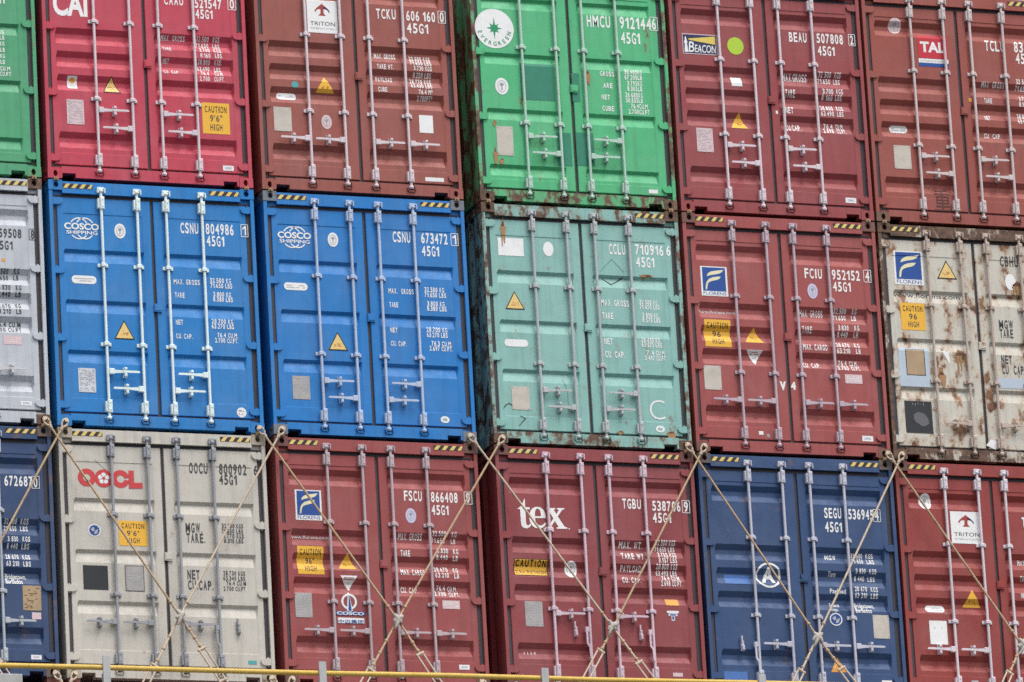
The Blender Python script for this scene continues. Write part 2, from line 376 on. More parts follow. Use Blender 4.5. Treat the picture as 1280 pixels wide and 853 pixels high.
 ('t', 'w', 'LB', 2.085, 1.51, 0.058, 0.056, {}),
 ('t', 'w', '28.670', 1.855, 1.378, 0.165, 0.056, {}),
 ('t', 'w', 'KG', 2.085, 1.373, 0.058, 0.056, {}),
 ('t', 'w', '63.210', 1.858, 1.304, 0.165, 0.056, {}),
 ('t', 'w', 'LB', 2.088, 1.299, 0.058, 0.056, {}),
 ('t', 'w', '76.4', 1.879, 1.16, 0.101, 0.056, {}),
 ('t', 'w', 'CU.M.', 2.011, 1.154, 0.111, 0.056, {}),
 ('t', 'w', '2.700', 1.847, 1.093, 0.136, 0.056, {}),
 ('t', 'w', 'CU.FT.', 2.018, 1.085, 0.126, 0.056, {}),
 ('tagpale', 2.031, 0.989, 0.208, 0.098, {}),
 ('tag', 2.148, 0.26, 0.125, 0.056, {})],
'B3': [('tex', 0.554, 2.092, 0.634, 0.359, {}),
 ('caution', 0.381, 1.464, 0.41, 0.198, {'lines': ['CAUTION', '2.9m 9\'6"HIGH'],
'style': 'tex'}),
 ('oval', 0.871, 1.458, 0.151, 0.195, {}),
 ('plate', 0.379, 0.913, 0.214, 0.297, {'tone': 'gray'}),
 ('t', 'mark', '1 1 1 9', 0.245, 0.441, 0.142, 0.031, {}),
 ('t', 'n', 'TGBU', 1.539, 2.203, 0.227, 0.112, {}),
 ('t', 'n', '538706', 1.906, 2.19, 0.347, 0.112, {}),
 ('t', 'n', '9', 2.293, 2.19, 0.051, 0.113, {'box': 1}),
 ('t', 'n', '45G1', 1.904, 2.048, 0.224, 0.112, {}),
 ('t', 'w', 'MAX. WT.', 1.477, 1.734, 0.288, 0.073, {}),
 ('t', 'w', 'TARE WT.', 1.486, 1.6, 0.295, 0.073, {}),
 ('t', 'w', 'PAYLOAD', 1.477, 1.456, 0.252, 0.07, {}),
 ('t', 'w', 'CU. CAP.', 1.483, 1.319, 0.23, 0.066, {}),
 ('t', 'w', '32.500 KGS', 1.922, 1.78, 0.243, 0.06, {}),
 ('t', 'w', '71.650 LBS', 1.918, 1.71, 0.243, 0.059, {}),
 ('t', 'w', '3.705 KGS', 1.942, 1.64, 0.228, 0.059, {}),
 ('t', 'w', '8.157 LBS', 1.945, 1.571, 0.224, 0.059, {}),
 ('t', 'w', '28.800 KGS', 1.912, 1.497, 0.261, 0.059, {}),
 ('t', 'w', '63.493 LBS', 1.914, 1.424, 0.257, 0.059, {}),
 ('t', 'w', '76.4 CU.M.', 1.975, 1.362, 0.228, 0.059, {}),
 ('t', 'w', '2.698 CU.FT.', 1.956, 1.293, 0.26, 0.059, {}),
 ('rect', 2.081, 1.105, 0.159, 0.084, {'col': 'orange'}),
 ('tridown', 2.078, 0.941, 0.145, 0.125, {'dark': 1}),
 ('rect', 2.09, 0.245, 0.119, 0.045, {'col': 'pink'})],
'B4': [('ringa', 0.812, 1.465, 0.314, 0.301, {}),
 ('rect', 0.423, 1.406, 0.319, 0.114, {'col': 'lightblue'}),
 ('t', 'n', 'SEGU', 1.554, 2.18, 0.213, 0.115, {}),
 ('t', 'n', '536945', 1.856, 2.176, 0.316, 0.115, {}),
 ('t', 'n', '4', 2.189, 2.17, 0.049, 0.115, {'box': 1}),
 ('t', 'n', '45G1', 1.553, 2.012, 0.213, 0.115, {}),
 ('t', 'w', 'MGW', 1.536, 1.68, 0.137, 0.056, {}),
 ('t', 'w', 'Tare', 1.555, 1.48, 0.099, 0.056, {}),
 ('t', 'w', 'Payload', 1.559, 1.275, 0.198, 0.053, {}),
 ('t', 'w', 'Space', 1.552, 1.117, 0.126, 0.047, {}),
 ('t', 'w', 'cap.', 1.558, 1.06, 0.096, 0.044, {}),
 ('t', 'w', '32 500', 1.865, 1.715, 0.146, 0.056, {}),
 ('t', 'w', 'KGS', 2.053, 1.714, 0.091, 0.056, {}),
 ('t', 'w', '71 650', 1.866, 1.645, 0.144, 0.056, {}),
 ('t', 'w', 'LBS', 2.053, 1.641, 0.092, 0.056, {}),
 ('t', 'w', '3 830', 1.9, 1.525, 0.126, 0.056, {}),
 ('t', 'w', 'KGS', 2.071, 1.522, 0.089, 0.056, {}),
 ('t', 'w', '8 440', 1.891, 1.44, 0.123, 0.056, {}),
 ('t', 'w', 'LBS', 2.059, 1.436, 0.089, 0.056, {}),
 ('t', 'w', '28 670', 1.875, 1.309, 0.15, 0.056, {}),
 ('t', 'w', 'KGS', 2.072, 1.305, 0.089, 0.056, {}),
 ('t', 'w', '63 210', 1.873, 1.233, 0.15, 0.056, {}),
 ('t', 'w', 'LBS', 2.07, 1.229, 0.089, 0.056, {}),
 ('t', 'w', 'Bridgetown,', 1.864, 1.117, 0.248, 0.056, {}),
 ('t', 'w', 'Barbados', 1.867, 1.052, 0.201, 0.056, {}),
 ('dot3', 1.611, 0.963, 0.159, 0.152, {'blue': 1}),
 ('plate', 2.171, 0.89, 0.199, 0.281, {'tone': 'pale'}),
 ('tri', 1.609, 0.426, 0.21, 0.187, {'plain': 1, 'orange': 1}),
 ('rect', 2.192, 0.226, 0.126, 0.047, {'col': 'white'}),
 ('dot', 1.205, 1.411, 0.042, 0.04, {'col': 'green'}),
 ('rect', 0.316, 0.244, 0.29, 0.119, {'col': 'lightblue'})],
'B5': [('oval', 0.381, 2.424, 0.154, 0.2, {}),
 ('triton', 0.87, 2.122, 0.392, 0.387, {}),
 ('tri', 0.88, 1.27, 0.231, 0.206, {'plain': 1}),
 ('pill', 0.407, 1.132, 0.243, 0.086, {}),
 ('plate', 0.419, 0.843, 0.222, 0.284, {'tone': 'whiteholes'}),
 ('t', 'n', 'T', 1.584, 2.155, 0.053, 0.114, {}),
 ('t', 'w', 'MAX. GROSS', 1.505, 1.696, 0.28, 0.06, {}),
 ('t', 'w', 'TARE', 1.51, 1.497, 0.105, 0.06, {}),
 ('t', 'w', 'NET', 1.503, 1.291, 0.08, 0.06, {})]}
RODS = [('c0B', (0.089, -0.035, 0.055), (-1.216, -0.2, -2.213), (-1.672, -0.4, -3.102), 0.3), ('c0A', (-2.561, -0.035, 0.067), (-1.225, -0.235, -2.222), (-0.772, -0.435, -3.085), 0.25), ('c1A', (-0.152, -0.035, 0.064), (1.266, -0.235, -2.218), (1.683, -0.435, -3.017), 0.5), ('c1B', (2.641, -0.035, 0.063), (1.277, -0.2, -2.209), (0.792, -0.4, -3.034), 0.75), ('c2A', (2.367, -0.035, 0.058), (3.832, -0.235, -2.185), (4.209, -0.435, -2.948), 0.55), ('c2B', (5.29, -0.035, 0.066), (3.844, -0.2, -2.176), (3.338, -0.4, -2.963), 0.8), ('c3A', (4.897, -0.035, 0.069), (6.412, -0.235, -2.181), (6.8, -0.435, -2.876), 0.65), ('c3B', (7.772, -0.035, 0.063), (6.456, -0.2, -2.162), (5.969, -0.4, -2.891), 0.45), ('c4A', (7.559, -0.035, 0.065), (8.935, -0.235, -2.238), (9.304, -0.435, -2.892), 0.6), ('c4B', (10.248, -0.035, 0.059), (8.95, -0.2, -2.219), (8.561, -0.4, -2.819), 0.75), ('c5A', (10.066, -0.035, 0.061), (11.493, -0.235, -2.248), (11.809, -0.435, -2.9), 0.6), ('c5B', (12.867, -0.035, 0.062), (11.509, -0.2, -2.239), (11.18, -0.4, -2.747), 0.75)]
LOW = [('c0R', (-0.143, -0.035, -2.866), (0.168, -0.16, -3.434)), ('c1L', (0.083, -0.035, -2.864), (-0.27, -0.16, -3.45)), ('c1R', (2.376, -0.035, -2.855), (2.685, -0.16, -3.429)), ('c2L', (2.621, -0.035, -2.853), (2.253, -0.16, -3.445)), ('c2R', (4.879, -0.035, -2.822), (5.186, -0.16, -3.403)), ('c3L', (5.291, -0.035, -2.848), (4.906, -0.16, -3.447))]
RAIL = [(-1.054, -1.0, -3.042), (11.135, -1.0, -2.979)]
POSTS = [(0.146, -1.02, -2.904), (2.641, -1.02, -2.905), (5.266, -1.02, -2.904)]
PLATE_AT = (-0.854, -0.7, -3.062)
COLX = [-2.517, 0.0, 2.548, 5.196, 7.684, 10.154]
CAM = [-21.862213, -74.127506, -21.615739, 0.353399, 0.281552, -0.05679, 8922.303694]


# ------------------------------------------------------------------ camera (250 mm tele lens, looking up from low on the quay side)
def cam_matrix(px, py, pz, yaw, pitch, roll):
    cy, sy = math.cos(yaw), math.sin(yaw)
    f = Vector((sy*math.cos(pitch), cy*math.cos(pitch), math.sin(pitch)))
    r = Vector((cy, -sy, 0)); u = r.cross(f)
    r2 = math.cos(roll)*r + math.sin(roll)*u; u2 = -math.sin(roll)*r + math.cos(roll)*u
    return Matrix(((r2.x, u2.x, -f.x, px), (r2.y, u2.y, -f.y, py), (r2.z, u2.z, -f.z, pz), (0, 0, 0, 1)))
cam = bpy.data.cameras.new('camera'); co = bpy.data.objects.new('camera', cam); COL.objects.link(co)
co.matrix_world = cam_matrix(*CAM[:6])
cam.sensor_width = 36.0; cam.lens = CAM[6]/1280*36.0
cam.clip_start = 1.0; cam.clip_end = 20000
S.camera = co

# ------------------------------------------------------------------ sky, soft sun, exposure
SUN_EL, SUN_AZ = math.radians(62), math.radians(158)      # azimuth clockwise from +Y: high, behind and right of the camera
w = bpy.data.worlds.new('World'); S.world = w; w.use_nodes = True
nt = w.node_tree; nt.nodes.clear()
sky = nt.nodes.new('ShaderNodeTexSky'); sky.sky_type = 'NISHITA'; sky.sun_disc = False
sky.sun_elevation = SUN_EL; sky.sun_rotation = SUN_AZ; sky.dust_density = 4.0; sky.air_density = 1.0; sky.ozone_density = 1.0
hsv = nt.nodes.new('ShaderNodeHueSaturation'); hsv.inputs['Saturation'].default_value = 0.22
bg = nt.nodes.new('ShaderNodeBackground'); bg.inputs['Strength'].default_value = 0.15
out = nt.nodes.new('ShaderNodeOutputWorld')
nt.links.new(sky.outputs[0], hsv.inputs['Color']); nt.links.new(hsv.outputs[0], bg.inputs[0]); nt.links.new(bg.outputs[0], out.inputs[0])
sl = bpy.data.lights.new('sun', 'SUN'); sl.energy = 1.0; sl.angle = math.radians(25); sl.color = (1.0, 0.97, 0.93)
so = bpy.data.objects.new('sun', sl); COL.objects.link(so)
sd = Vector((math.sin(SUN_AZ)*math.cos(SUN_EL), math.cos(SUN_AZ)*math.cos(SUN_EL), math.sin(SUN_EL)))
so.rotation_euler = sd.to_track_quat('Z', 'Y').to_euler()
S.view_settings.view_transform = 'Standard'; S.view_settings.look = 'None'
S.view_settings.exposure = 0.50; S.view_settings.gamma = 1.0; S.view_settings.use_curve_mapping = False
S.render.engine = 'CYCLES'; S.cycles.use_denoising = False; S.cycles.filter_width = 1.55; S.cycles.max_bounces = 6; S.cycles.sample_clamp_indirect = 4

# ------------------------------------------------------------------ materials
MC = {}
RUST = (0.105, 0.043, 0.022)
def srgb(r, g, b):
    m = (r+g+b)/3; r, g, b = (c*0.97+m*0.03 for c in (r, g, b))            # chalked coats, grey mixed in to stand in for a hazy veil
    return tuple(((c/255+0.055)/1.055)**2.4 if c/255 > 0.04045 else c/255/12.92 for c in (r, g, b))
def paint(key, col, rust=0.1, dirt=0.35, rough=0.5, metal=0.0, wave=0.25, rscale=5.0, fade=0.10):
    """weathered coat on steel: cloudy tone, vertical dirt streaks, rust blotches, faint panel waviness"""
    if key in MC: return MC[key]
    m = bpy.data.materials.new(key); m.use_nodes = True; n = m.node_tree; n.nodes.clear(); N = n.nodes.new; Lk = n.links.new
    o = N('ShaderNodeOutputMaterial'); b = N('ShaderNodeBsdfPrincipled'); Lk(b.outputs[0], o.inputs[0])
    tc = N('ShaderNodeTexCoord'); oi = N('ShaderNodeObjectInfo')
    sc = N('ShaderNodeVectorMath'); sc.operation = 'SCALE'; sc.inputs['Scale'].default_value = 3.37; Lk(oi.outputs['Location'], sc.inputs[0])
    ad = N('ShaderNodeVectorMath'); ad.operation = 'ADD'; Lk(tc.outputs['Object'], ad.inputs[0]); Lk(sc.outputs[0], ad.inputs[1])
    def noise(scale, detail, stretch=None, rgh=0.55):
        src = ad.outputs[0]
        if stretch:
            mp = N('ShaderNodeMapping'); mp.inputs['Scale'].default_value = stretch; Lk(src, mp.inputs[0]); src = mp.outputs[0]
        t = N('ShaderNodeTexNoise'); t.inputs['Scale'].default_value = scale; t.inputs['Detail'].default_value = detail; t.inputs['Roughness'].default_value = rgh
        Lk(src, t.inputs['Vector']); return t.outputs['Fac']
    def ramp(fac, a, bb, v0=0.0, v1=1.0):
        r = N('ShaderNodeMapRange'); r.inputs[1].default_value = a; r.inputs[2].default_value = bb; r.inputs[3].default_value = v0; r.inputs[4].default_value = v1
        Lk(fac, r.inputs[0]); return r.outputs[0]
    def mix(fac, c1, c2, mode='MIX'):
        x = N('ShaderNodeMix'); x.data_type = 'RGBA'; x.blend_type = mode
        if isinstance(fac, float): x.inputs[0].default_value = fac
        else: Lk(fac, x.inputs[0])
        for i, c in ((6, c1), (7, c2)):
            if isinstance(c, tuple): x.inputs[i].default_value = (*c, 1)
            else: Lk(c, x.inputs[i])
        return x.outputs[2]
    g = sum(col)/3
    pale = tuple(min(0.85, c*0.72+0.28*(g*0.8+0.17)) for c in col); deep = tuple(c*0.8 for c in col)
    c = mix(ramp(noise(1.6, 3), 0.35, 0.7), tuple(col), pale) if fade > 0 else tuple(col)
    if fade > 0: c = mix(ramp(noise(1.6, 3), 0.4, 0.75, 0, min(1, fade*4)), tuple(col), pale)
    c = mix(ramp(noise(7, 5), 0.45, 0.8, 0, 0.5), c, deep)
    c = mix(ramp(noise(1.0, 5, (17, 17, 0.9)), 0.48, 0.78, 0, dirt), c, tuple(x*0.45+0.018 for x in col))
    nz = noise(rscale, 8, (1, 1, 0.65), 0.66)
    rz = ramp(nz, 0.72-0.40*rust, 0.79-0.40*rust); rh = ramp(nz, 0.66-0.40*rust, 0.74-0.40*rust, 0, 0.55)
    rs = ramp(noise(1.0, 6, (26, 26, 1.6)), 0.70-0.25*rust, 0.9-0.2*rust, 0, 0.75)
    heavy = rust > 0.3 and not key.startswith(('frame', 'casting'))
    rc = mix(ramp(noise(16, 5), 0.35, 0.65), (0.062, 0.036, 0.028), (0.165, 0.088, 0.052)) if not heavy else mix(ramp(noise(13, 5), 0.35, 0.65), (0.085, 0.038, 0.024), (0.27, 0.125, 0.055))
    if rust > 0:
        c = mix(rs, c, mix(0.5, tuple(0.5*x+0.02 for x in col), (0.2, 0.09, 0.035)))
        c = mix(rh, c, tuple(0.35*x+0.65*y for x, y in zip(col, (0.26, 0.14, 0.075) if not heavy else (0.42, 0.215, 0.085))))
        c = mix(rz, c, rc)
    if isinstance(c, tuple): b.inputs['Base Color'].default_value = (*c, 1)
    else: Lk(c, b.inputs['Base Color'])
    Lk(ramp(noise(9, 4), 0.3, 0.7, rough-0.08, rough+0.14), b.inputs['Roughness'])
    b.inputs['Metallic'].default_value = metal
    b.inputs['Specular IOR Level'].default_value = 0.35
    bp = N('ShaderNodeBump'); bp.inputs['Strength'].default_value = wave; bp.inputs['Distance'].default_value = 0.02
    Lk(noise(2.6, 3), bp.inputs['Height']); Lk(bp.outputs[0], b.inputs['Normal'])
    MC[key] = m; return m
def flat(key, col, rough=0.55, var=0.25):
    """printed film or paint with a little grime"""
    if key in MC: return MC[key]
    m = bpy.data.materials.new(key); m.use_nodes = True; n = m.node_tree; b = n.nodes['Principled BSDF']
    tc = n.nodes.new('ShaderNodeTexCoord'); t = n.nodes.new('ShaderNodeTexNoise'); t.inputs['Scale'].default_value = 9; t.inputs['Detail'].default_value = 6
    r = n.nodes.new('ShaderNodeMapRange'); r.inputs[1].default_value = 0.4; r.inputs[2].default_value = 0.8; r.inputs[4].default_value = var
    x = n.nodes.new('ShaderNodeMix'); x.data_type = 'RGBA'; x.inputs[6].default_value = (*col, 1); x.inputs[7].default_value = (*[c*0.55+0.03 for c in col], 1)
    n.links.new(tc.outputs['Object'], t.inputs['Vector']); n.links.new(t.outputs['Fac'], r.inputs[0]); n.links.new(r.outputs[0], x.inputs[0]); n.links.new(x.outputs[2], b.inputs['Base Color'])
    b.inputs['Roughness'].default_value = rough; b.inputs['Specular IOR Level'].default_value = 0.3
    MC[key] = m; return m
M = dict(
    white=flat('white film', (0.80, 0.80, 0.80)), black=flat('black print', (0.012, 0.012, 0.014)), yellow=flat('yellow film', (0.80, 0.44, 0.05), 0.5, 0.05),
    blue=flat('blue print', (0.02, 0.075, 0.30)), navy=flat('navy print', (0.02, 0.028, 0.09)), red=flat('red print', (0.52, 0.03, 0.05)), oored=flat('red lettering paint', (0.56, 0.055, 0.06)),
    green=flat('green print', (0.02, 0.28, 0.13)), dgrey=flat('grey lettering', (0.055, 0.055, 0.06)), grey=flat('grey film', (0.33, 0.33, 0.34)),
    wtext=flat('white lettering paint', (0.82, 0.81, 0.80), 0.55, 0.2), pale=flat('pale plate', (0.55, 0.50, 0.44), 0.5, 0.45), tan=flat('tan plate', (0.42, 0.30, 0.18), 0.55, 0.5),
    plgrey=flat('grey plate', (0.40, 0.38, 0.37), 0.45, 0.6), plwhite=flat('bright plate', (0.60, 0.62, 0.68), 0.4, 0.5), pink=flat('pinkish film', (0.66, 0.50, 0.52)), lilac=flat('lilac film', (0.58, 0.54, 0.74)),
    lime=flat('lime disc', (0.42, 0.60, 0.05)), teal=flat('teal film', (0.08, 0.36, 0.36)), orange=flat('orange film', (0.74, 0.34, 0.07)), lightblue=flat('light blue patch', (0.07, 0.17, 0.45), 0.5, 0.4),
    slate=flat('slate smear', (0.13, 0.13, 0.14), 0.6, 0.5), cream=flat('cream print', (0.76, 0.71, 0.46)), paleyel=flat('pale yellow film', (0.78, 0.55, 0.20), 0.5, 0.15), dark=flat('charcoal film', (0.028, 0.03, 0.034)), patch=flat('dull green repaint', (0.035, 0.23, 0.15), 0.6, 0.5), ink=flat('brown ink', (0.10, 0.035, 0.032), 0.6, 0.3), palepatch=flat('cool white repaint', (0.46, 0.53, 0.62), 0.5, 0.2),
    rusthalo=flat('rust stain', (0.38, 0.215, 0.10), 0.7, 0.5), scuff=flat('dark scuff', (0.17, 0.32, 0.30), 0.7, 0.3), rust=paint('bare rust', (0.13, 0.062, 0.036), 0.0, 0.5, 0.85, 0, 0.3), rubber=flat('grey rubber gasket', (0.062, 0.055, 0.062), 0.7, 0.4), crimson=flat('dull red print', (0.35, 0.05, 0.04)),
    stripe=flat('hazard black', (0.03, 0.03, 0.03), 0.6, 0.5), styel=flat('hazard yellow', (0.74, 0.54, 0.18), 0.6, 0.4), faint=flat('faded print', (0.45, 0.44, 0.47)), beam=flat('beam yellow', (0.72, 0.55, 0.12)),
    zinc=paint('galvanised steel', (0.50, 0.49, 0.50), 0.03, 0.35, 0.42, 0.25, 0.05, 9.0, 0.1), tlock=paint('tan twist lock', (0.34, 0.22, 0.12), 0.25, 0.4, 0.6),
    rod=paint('tan lashing steel', (0.47, 0.33, 0.20), 0.26, 0.35, 0.55, 0, 0.05, 11.0), rodpale=paint('pale lashing steel', (0.55, 0.44, 0.33), 0.2, 0.4, 0.55, 0, 0.05, 11.0),
    rag=flat('off white rag', (0.50, 0.46, 0.42), 0.9, 0.5), rail=paint('yellow rail paint', (0.66, 0.43, 0.07), 0.12, 0.35, 0.45, 0, 0.05, 8.0), post=paint('grey post paint', (0.42, 0.43, 0.43), 0.08, 0.4),
    deck=paint('red deck paint', (0.16, 0.05, 0.04), 0.3, 0.5, 0.7), hull=paint('hull paint', (0.02, 0.04, 0.09), 0.1, 0.4), steel=paint('grey ship steel', (0.30, 0.30, 0.31), 0.15, 0.4))

# ------------------------------------------------------------------ mesh helpers
class MB:
    """collects shapes and builds ONE mesh"""
    def __init__(s): s.v = []; s.f = []; s.m = []; s.sm = []
    def add(s, vs, fs, mat=0, smooth=False):
        k = len(s.v); s.v += [tuple(v) for v in vs]
        for f in fs: s.f.append(tuple(i+k for i in f)); s.m.append(mat); s.sm.append(smooth)
    def box(s, x0, x1, y0, y1, z0, z1, mat=0, bev=0.0):
        if bev > 0:                                           # chamfer the four edges of the front (-Y) face
            b = bev
            vs = [(x0, y0+b, z0), (x1, y0+b, z0), (x1, y0+b, z1), (x0, y0+b, z1), (x0+b, y0, z0+b), (x1-b, y0, z0+b), (x1-b, y0, z1-b), (x0+b, y0, z1-b), (x0, y1, z0), (x1, y1, z0), (x1, y1, z1), (x0, y1, z1)]
            fs = [(4, 5, 6, 7), (0, 1, 5, 4), (1, 2, 6, 5), (2, 3, 7, 6), (3, 0, 4, 7), (8, 9, 1, 0), (9, 10, 2, 1), (10, 11, 3, 2), (11, 8, 0, 3), (11, 10, 9, 8)]
            return s.add(vs, fs, mat)
        vs = [(x, y, z) for z in (z0, z1) for y in (y0, y1) for x in (x0, x1)]
        s.add(vs, [(0, 1, 5, 4), (1, 3, 7, 5), (3, 2, 6, 7), (2, 0, 4, 6), (4, 5, 7, 6), (2, 3, 1, 0)], mat)
    def tube(s, pts, r, n=10, mat=0, caps=True, smooth=True):
        pts = [Vector(p) for p in pts]; rs = r if isinstance(r, (list, tuple)) else [r]*len(pts)
        rings = []
        for i, p in enumerate(pts):
            t = (pts[min(i+1, len(pts)-1)]-pts[max(i-1, 0)]).normalized()
            a = t.cross(Vector((0, 0, 1)) if abs(t.z) < 0.9 else Vector((0, 1, 0))).normalized(); b = t.cross(a)
            rings.append([p+rs[i]*(math.cos(2*math.pi*k/n)*a+math.sin(2*math.pi*k/n)*b) for k in range(n)])
        vs = [v for R in rings for v in R]; fs = []
        for i in range(len(rings)-1):
            for k in range(n): fs.append((i*n+k, i*n+(k+1) % n, (i+1)*n+(k+1) % n, (i+1)*n+k))
        s.add(vs, fs, mat, smooth)
        if caps: s.add(rings[0], [tuple(range(n-1, -1, -1))], mat); s.add(rings[-1], [tuple(range(n))], mat)
    def prism(s, pts, y0, y1, mat=0):
        """pts (x, z) outline extruded from y0 (front) to y1"""
        n = len(pts); s.add([(x, y0, z) for x, z in pts]+[(x, y1, z) for x, z in pts], [tuple(range(n))]+[(i+n, (i+1) % n+n, (i+1) % n, i) for i in range(n)]+[tuple(range(2*n-1, n-1, -1))], mat)
    def loop(s, c, ax, bx, ra, rb, r, n=20, k=8, mat=0):
        c = Vector(c); pts = [c+ra*math.cos(2*math.pi*i/n)*Vector(ax)+rb*math.sin(2*math.pi*i/n)*Vector(bx) for i in range(n+1)]
        s.tube(pts, r, k, mat, False)
    def mesh(s, name, nm=1):
        me = bpy.data.meshes.new(name); me.from_pydata(s.v, [], s.f); me.validate()
        for i, p in enumerate(me.polygons): p.material_index = s.m[i]; p.use_smooth = s.sm[i]
        for i in range(nm): me.materials.append(None)
        bm = bmesh.new(); bm.from_mesh(me); bmesh.ops.recalc_face_normals(bm, faces=bm.faces); bm.to_mesh(me); bm.free()
        return me
def put(name, me, mats, parent=None, label=None):
    o = bpy.data.objects.new(name, me); COL.objects.link(o)
    for i, m in enumerate(mats):
        o.material_slots[i].link = 'OBJECT'; o.material_slots[i].material = m
    if parent: o.parent = parent
    if label: o['label'] = label
    return o
def thing(name, loc, label, cat, group=None, rz=0):
    o = bpy.data.objects.new(name, None); COL.objects.link(o); o.location = loc; o.rotation_euler = (0, 0, rz); o.empty_display_size = 0.2
    o['label'] = label; o['category'] = cat
    if group: o['group'] = group
    return o
def tag(o, label, cat, group=None):
    o['label'] = label; o['category'] = cat
    if group: o['group'] = group
    return o

# ------------------------------------------------------------------ container shapes (local: x 0..W across the doors, y back along the box, z up)
W, LN, H = 2.438, 12.192, 2.896
DY = 0.034                                            # outer face of the doors
DOOR = {0: (0.098, 1.200), 1: (1.238, 2.340)}
ZB, ZT = 0.176, 2.702                                 # door bottom and top
BARX = (0.612, 1.036, 1.380, 1.806)
PANEL = {'A': {0: (0.158, 1.108), 1: (1.338, 2.274)}, 'B': {0: (0.156, 1.066), 1: (1.332, 2.274)}, 'C': {0: (0.146, 1.092), 1: (1.338, 2.246)}}
def groove(z, h, d, top, bot): return [(z, 0), (z-top, d), (z-h+bot, d), (z-h, 0)]
PROF = {'A': [groove(z, 0.152, 0.034, 0.036, 0.112) for z in (2.092, 1.496, 0.904)],
        'B': [groove(z, 0.192, 0.045, 0.064, 0.074) for z in (2.528, 1.824, 1.543, 1.262, 0.574)],
        'C': [groove(z, 0.140, 0.034, 0.036, 0.100) for z in (2.515, 1.830, 1.148, 0.465)]}
PLATE = {'A': (0.335, 2.515), 'B': (0.318, 2.575), 'C': (0.280, 2.575)}    # pressed sheet, a few mm behind the door frame tubes
EX = 0.022
def zdepth(kind, z):
    z0, z1 = PLATE[kind]; d = 0.0
    if z0 < z < z1: d = 0.006*min(1, (z-z0)/0.006, (z1-z)/0.006)
    for g in PROF[kind]:
        if g[3][0] <= z <= g[0][0]:
            for (za, da), (zb, db) in zip(g, g[1:]):
                if zb <= z <= za: d += da+(db-da)*(za-z)/(za-zb); break
    return d
def depth(kind, door, x, z):
    a, b = PANEL[kind][door]
    if x <= a or x >= b: return 0.0
    return zdepth(kind, z)*min(1, (x-a)/EX, (b-x)/EX)
def zbreaks(kind):
    z0, z1 = PLATE[kind]; zs = {z0, z0+0.006, z1-0.006, z1}
    for g in PROF[kind]: zs |= {round(p[0], 5) for p in g}
    return sorted(zs)
def door_mesh(kind, door):
    mb = MB(); x0, x1 = DOOR[door]; a, b = PANEL[kind][door]
    xs = [x0, x0+0.006, a, a+EX, b-EX, b, x1-0.006, x1]; zs = [ZB, ZB+0.006]+zbreaks(kind)+[ZT-0.006, ZT]
    def y(x, z):
        e = min(x-x0, x1-x, z-ZB, ZT-z)
        return DY+depth(kind, door, x, z)+(0.005 if e < 0.001 else 0)
    n = len(xs)
    vs = [(x, y(x, z), z) for z in zs for x in xs]
    fs = [(j*n+i, j*n+i+1, (j+1)*n+i+1, (j+1)*n+i) for j in range(len(zs)-1) for i in range(n-1)]
    mb.add(vs, fs)
    k = DY+0.004
    mb.add([(x0, k, ZB), (x1, k, ZB), (x1, k, ZT), (x0, k, ZT), (x0, .1, ZB), (x1, .1, ZB), (x1, .1, ZT), (x0, .1, ZT)], [(0, 1, 5, 4), (1, 2, 6, 5), (2, 3, 7, 6), (3, 0, 4, 7), (4, 5, 6, 7)])
    return mb.mesh('door')
def gasket_mesh(door):
    mb = MB(); x0, x1 = DOOR[door]; o = 0.017; y0, y1 = 0.052, 0.09
    ol, orr = (x0-0.004, x1+o) if door == 0 else (x0-o, x1+0.004)
    mb.box(ol, orr, y0, y1, 0.1465, ZB-0.002); mb.box(ol, orr, y0, y1, ZT+0.002, 2.7415)
    if door == 0: mb.box(0.0470, x0-0.0045, y0-0.006, 0.0875, 0.151, 2.729)
    else: mb.box(x1+0.0045, W-0.0470, y0-0.006, 0.0875, 0.151, 2.729)
    if door == 0: mb.box(x1+0.001, x1+0.018, y0, y1, ZB-0.002, ZT+0.002)
    else: mb.box(x0-0.019, x0-0.001, y0+0.006, y1, ZB-0.002, ZT+0.002)
    return mb.mesh('gasket')
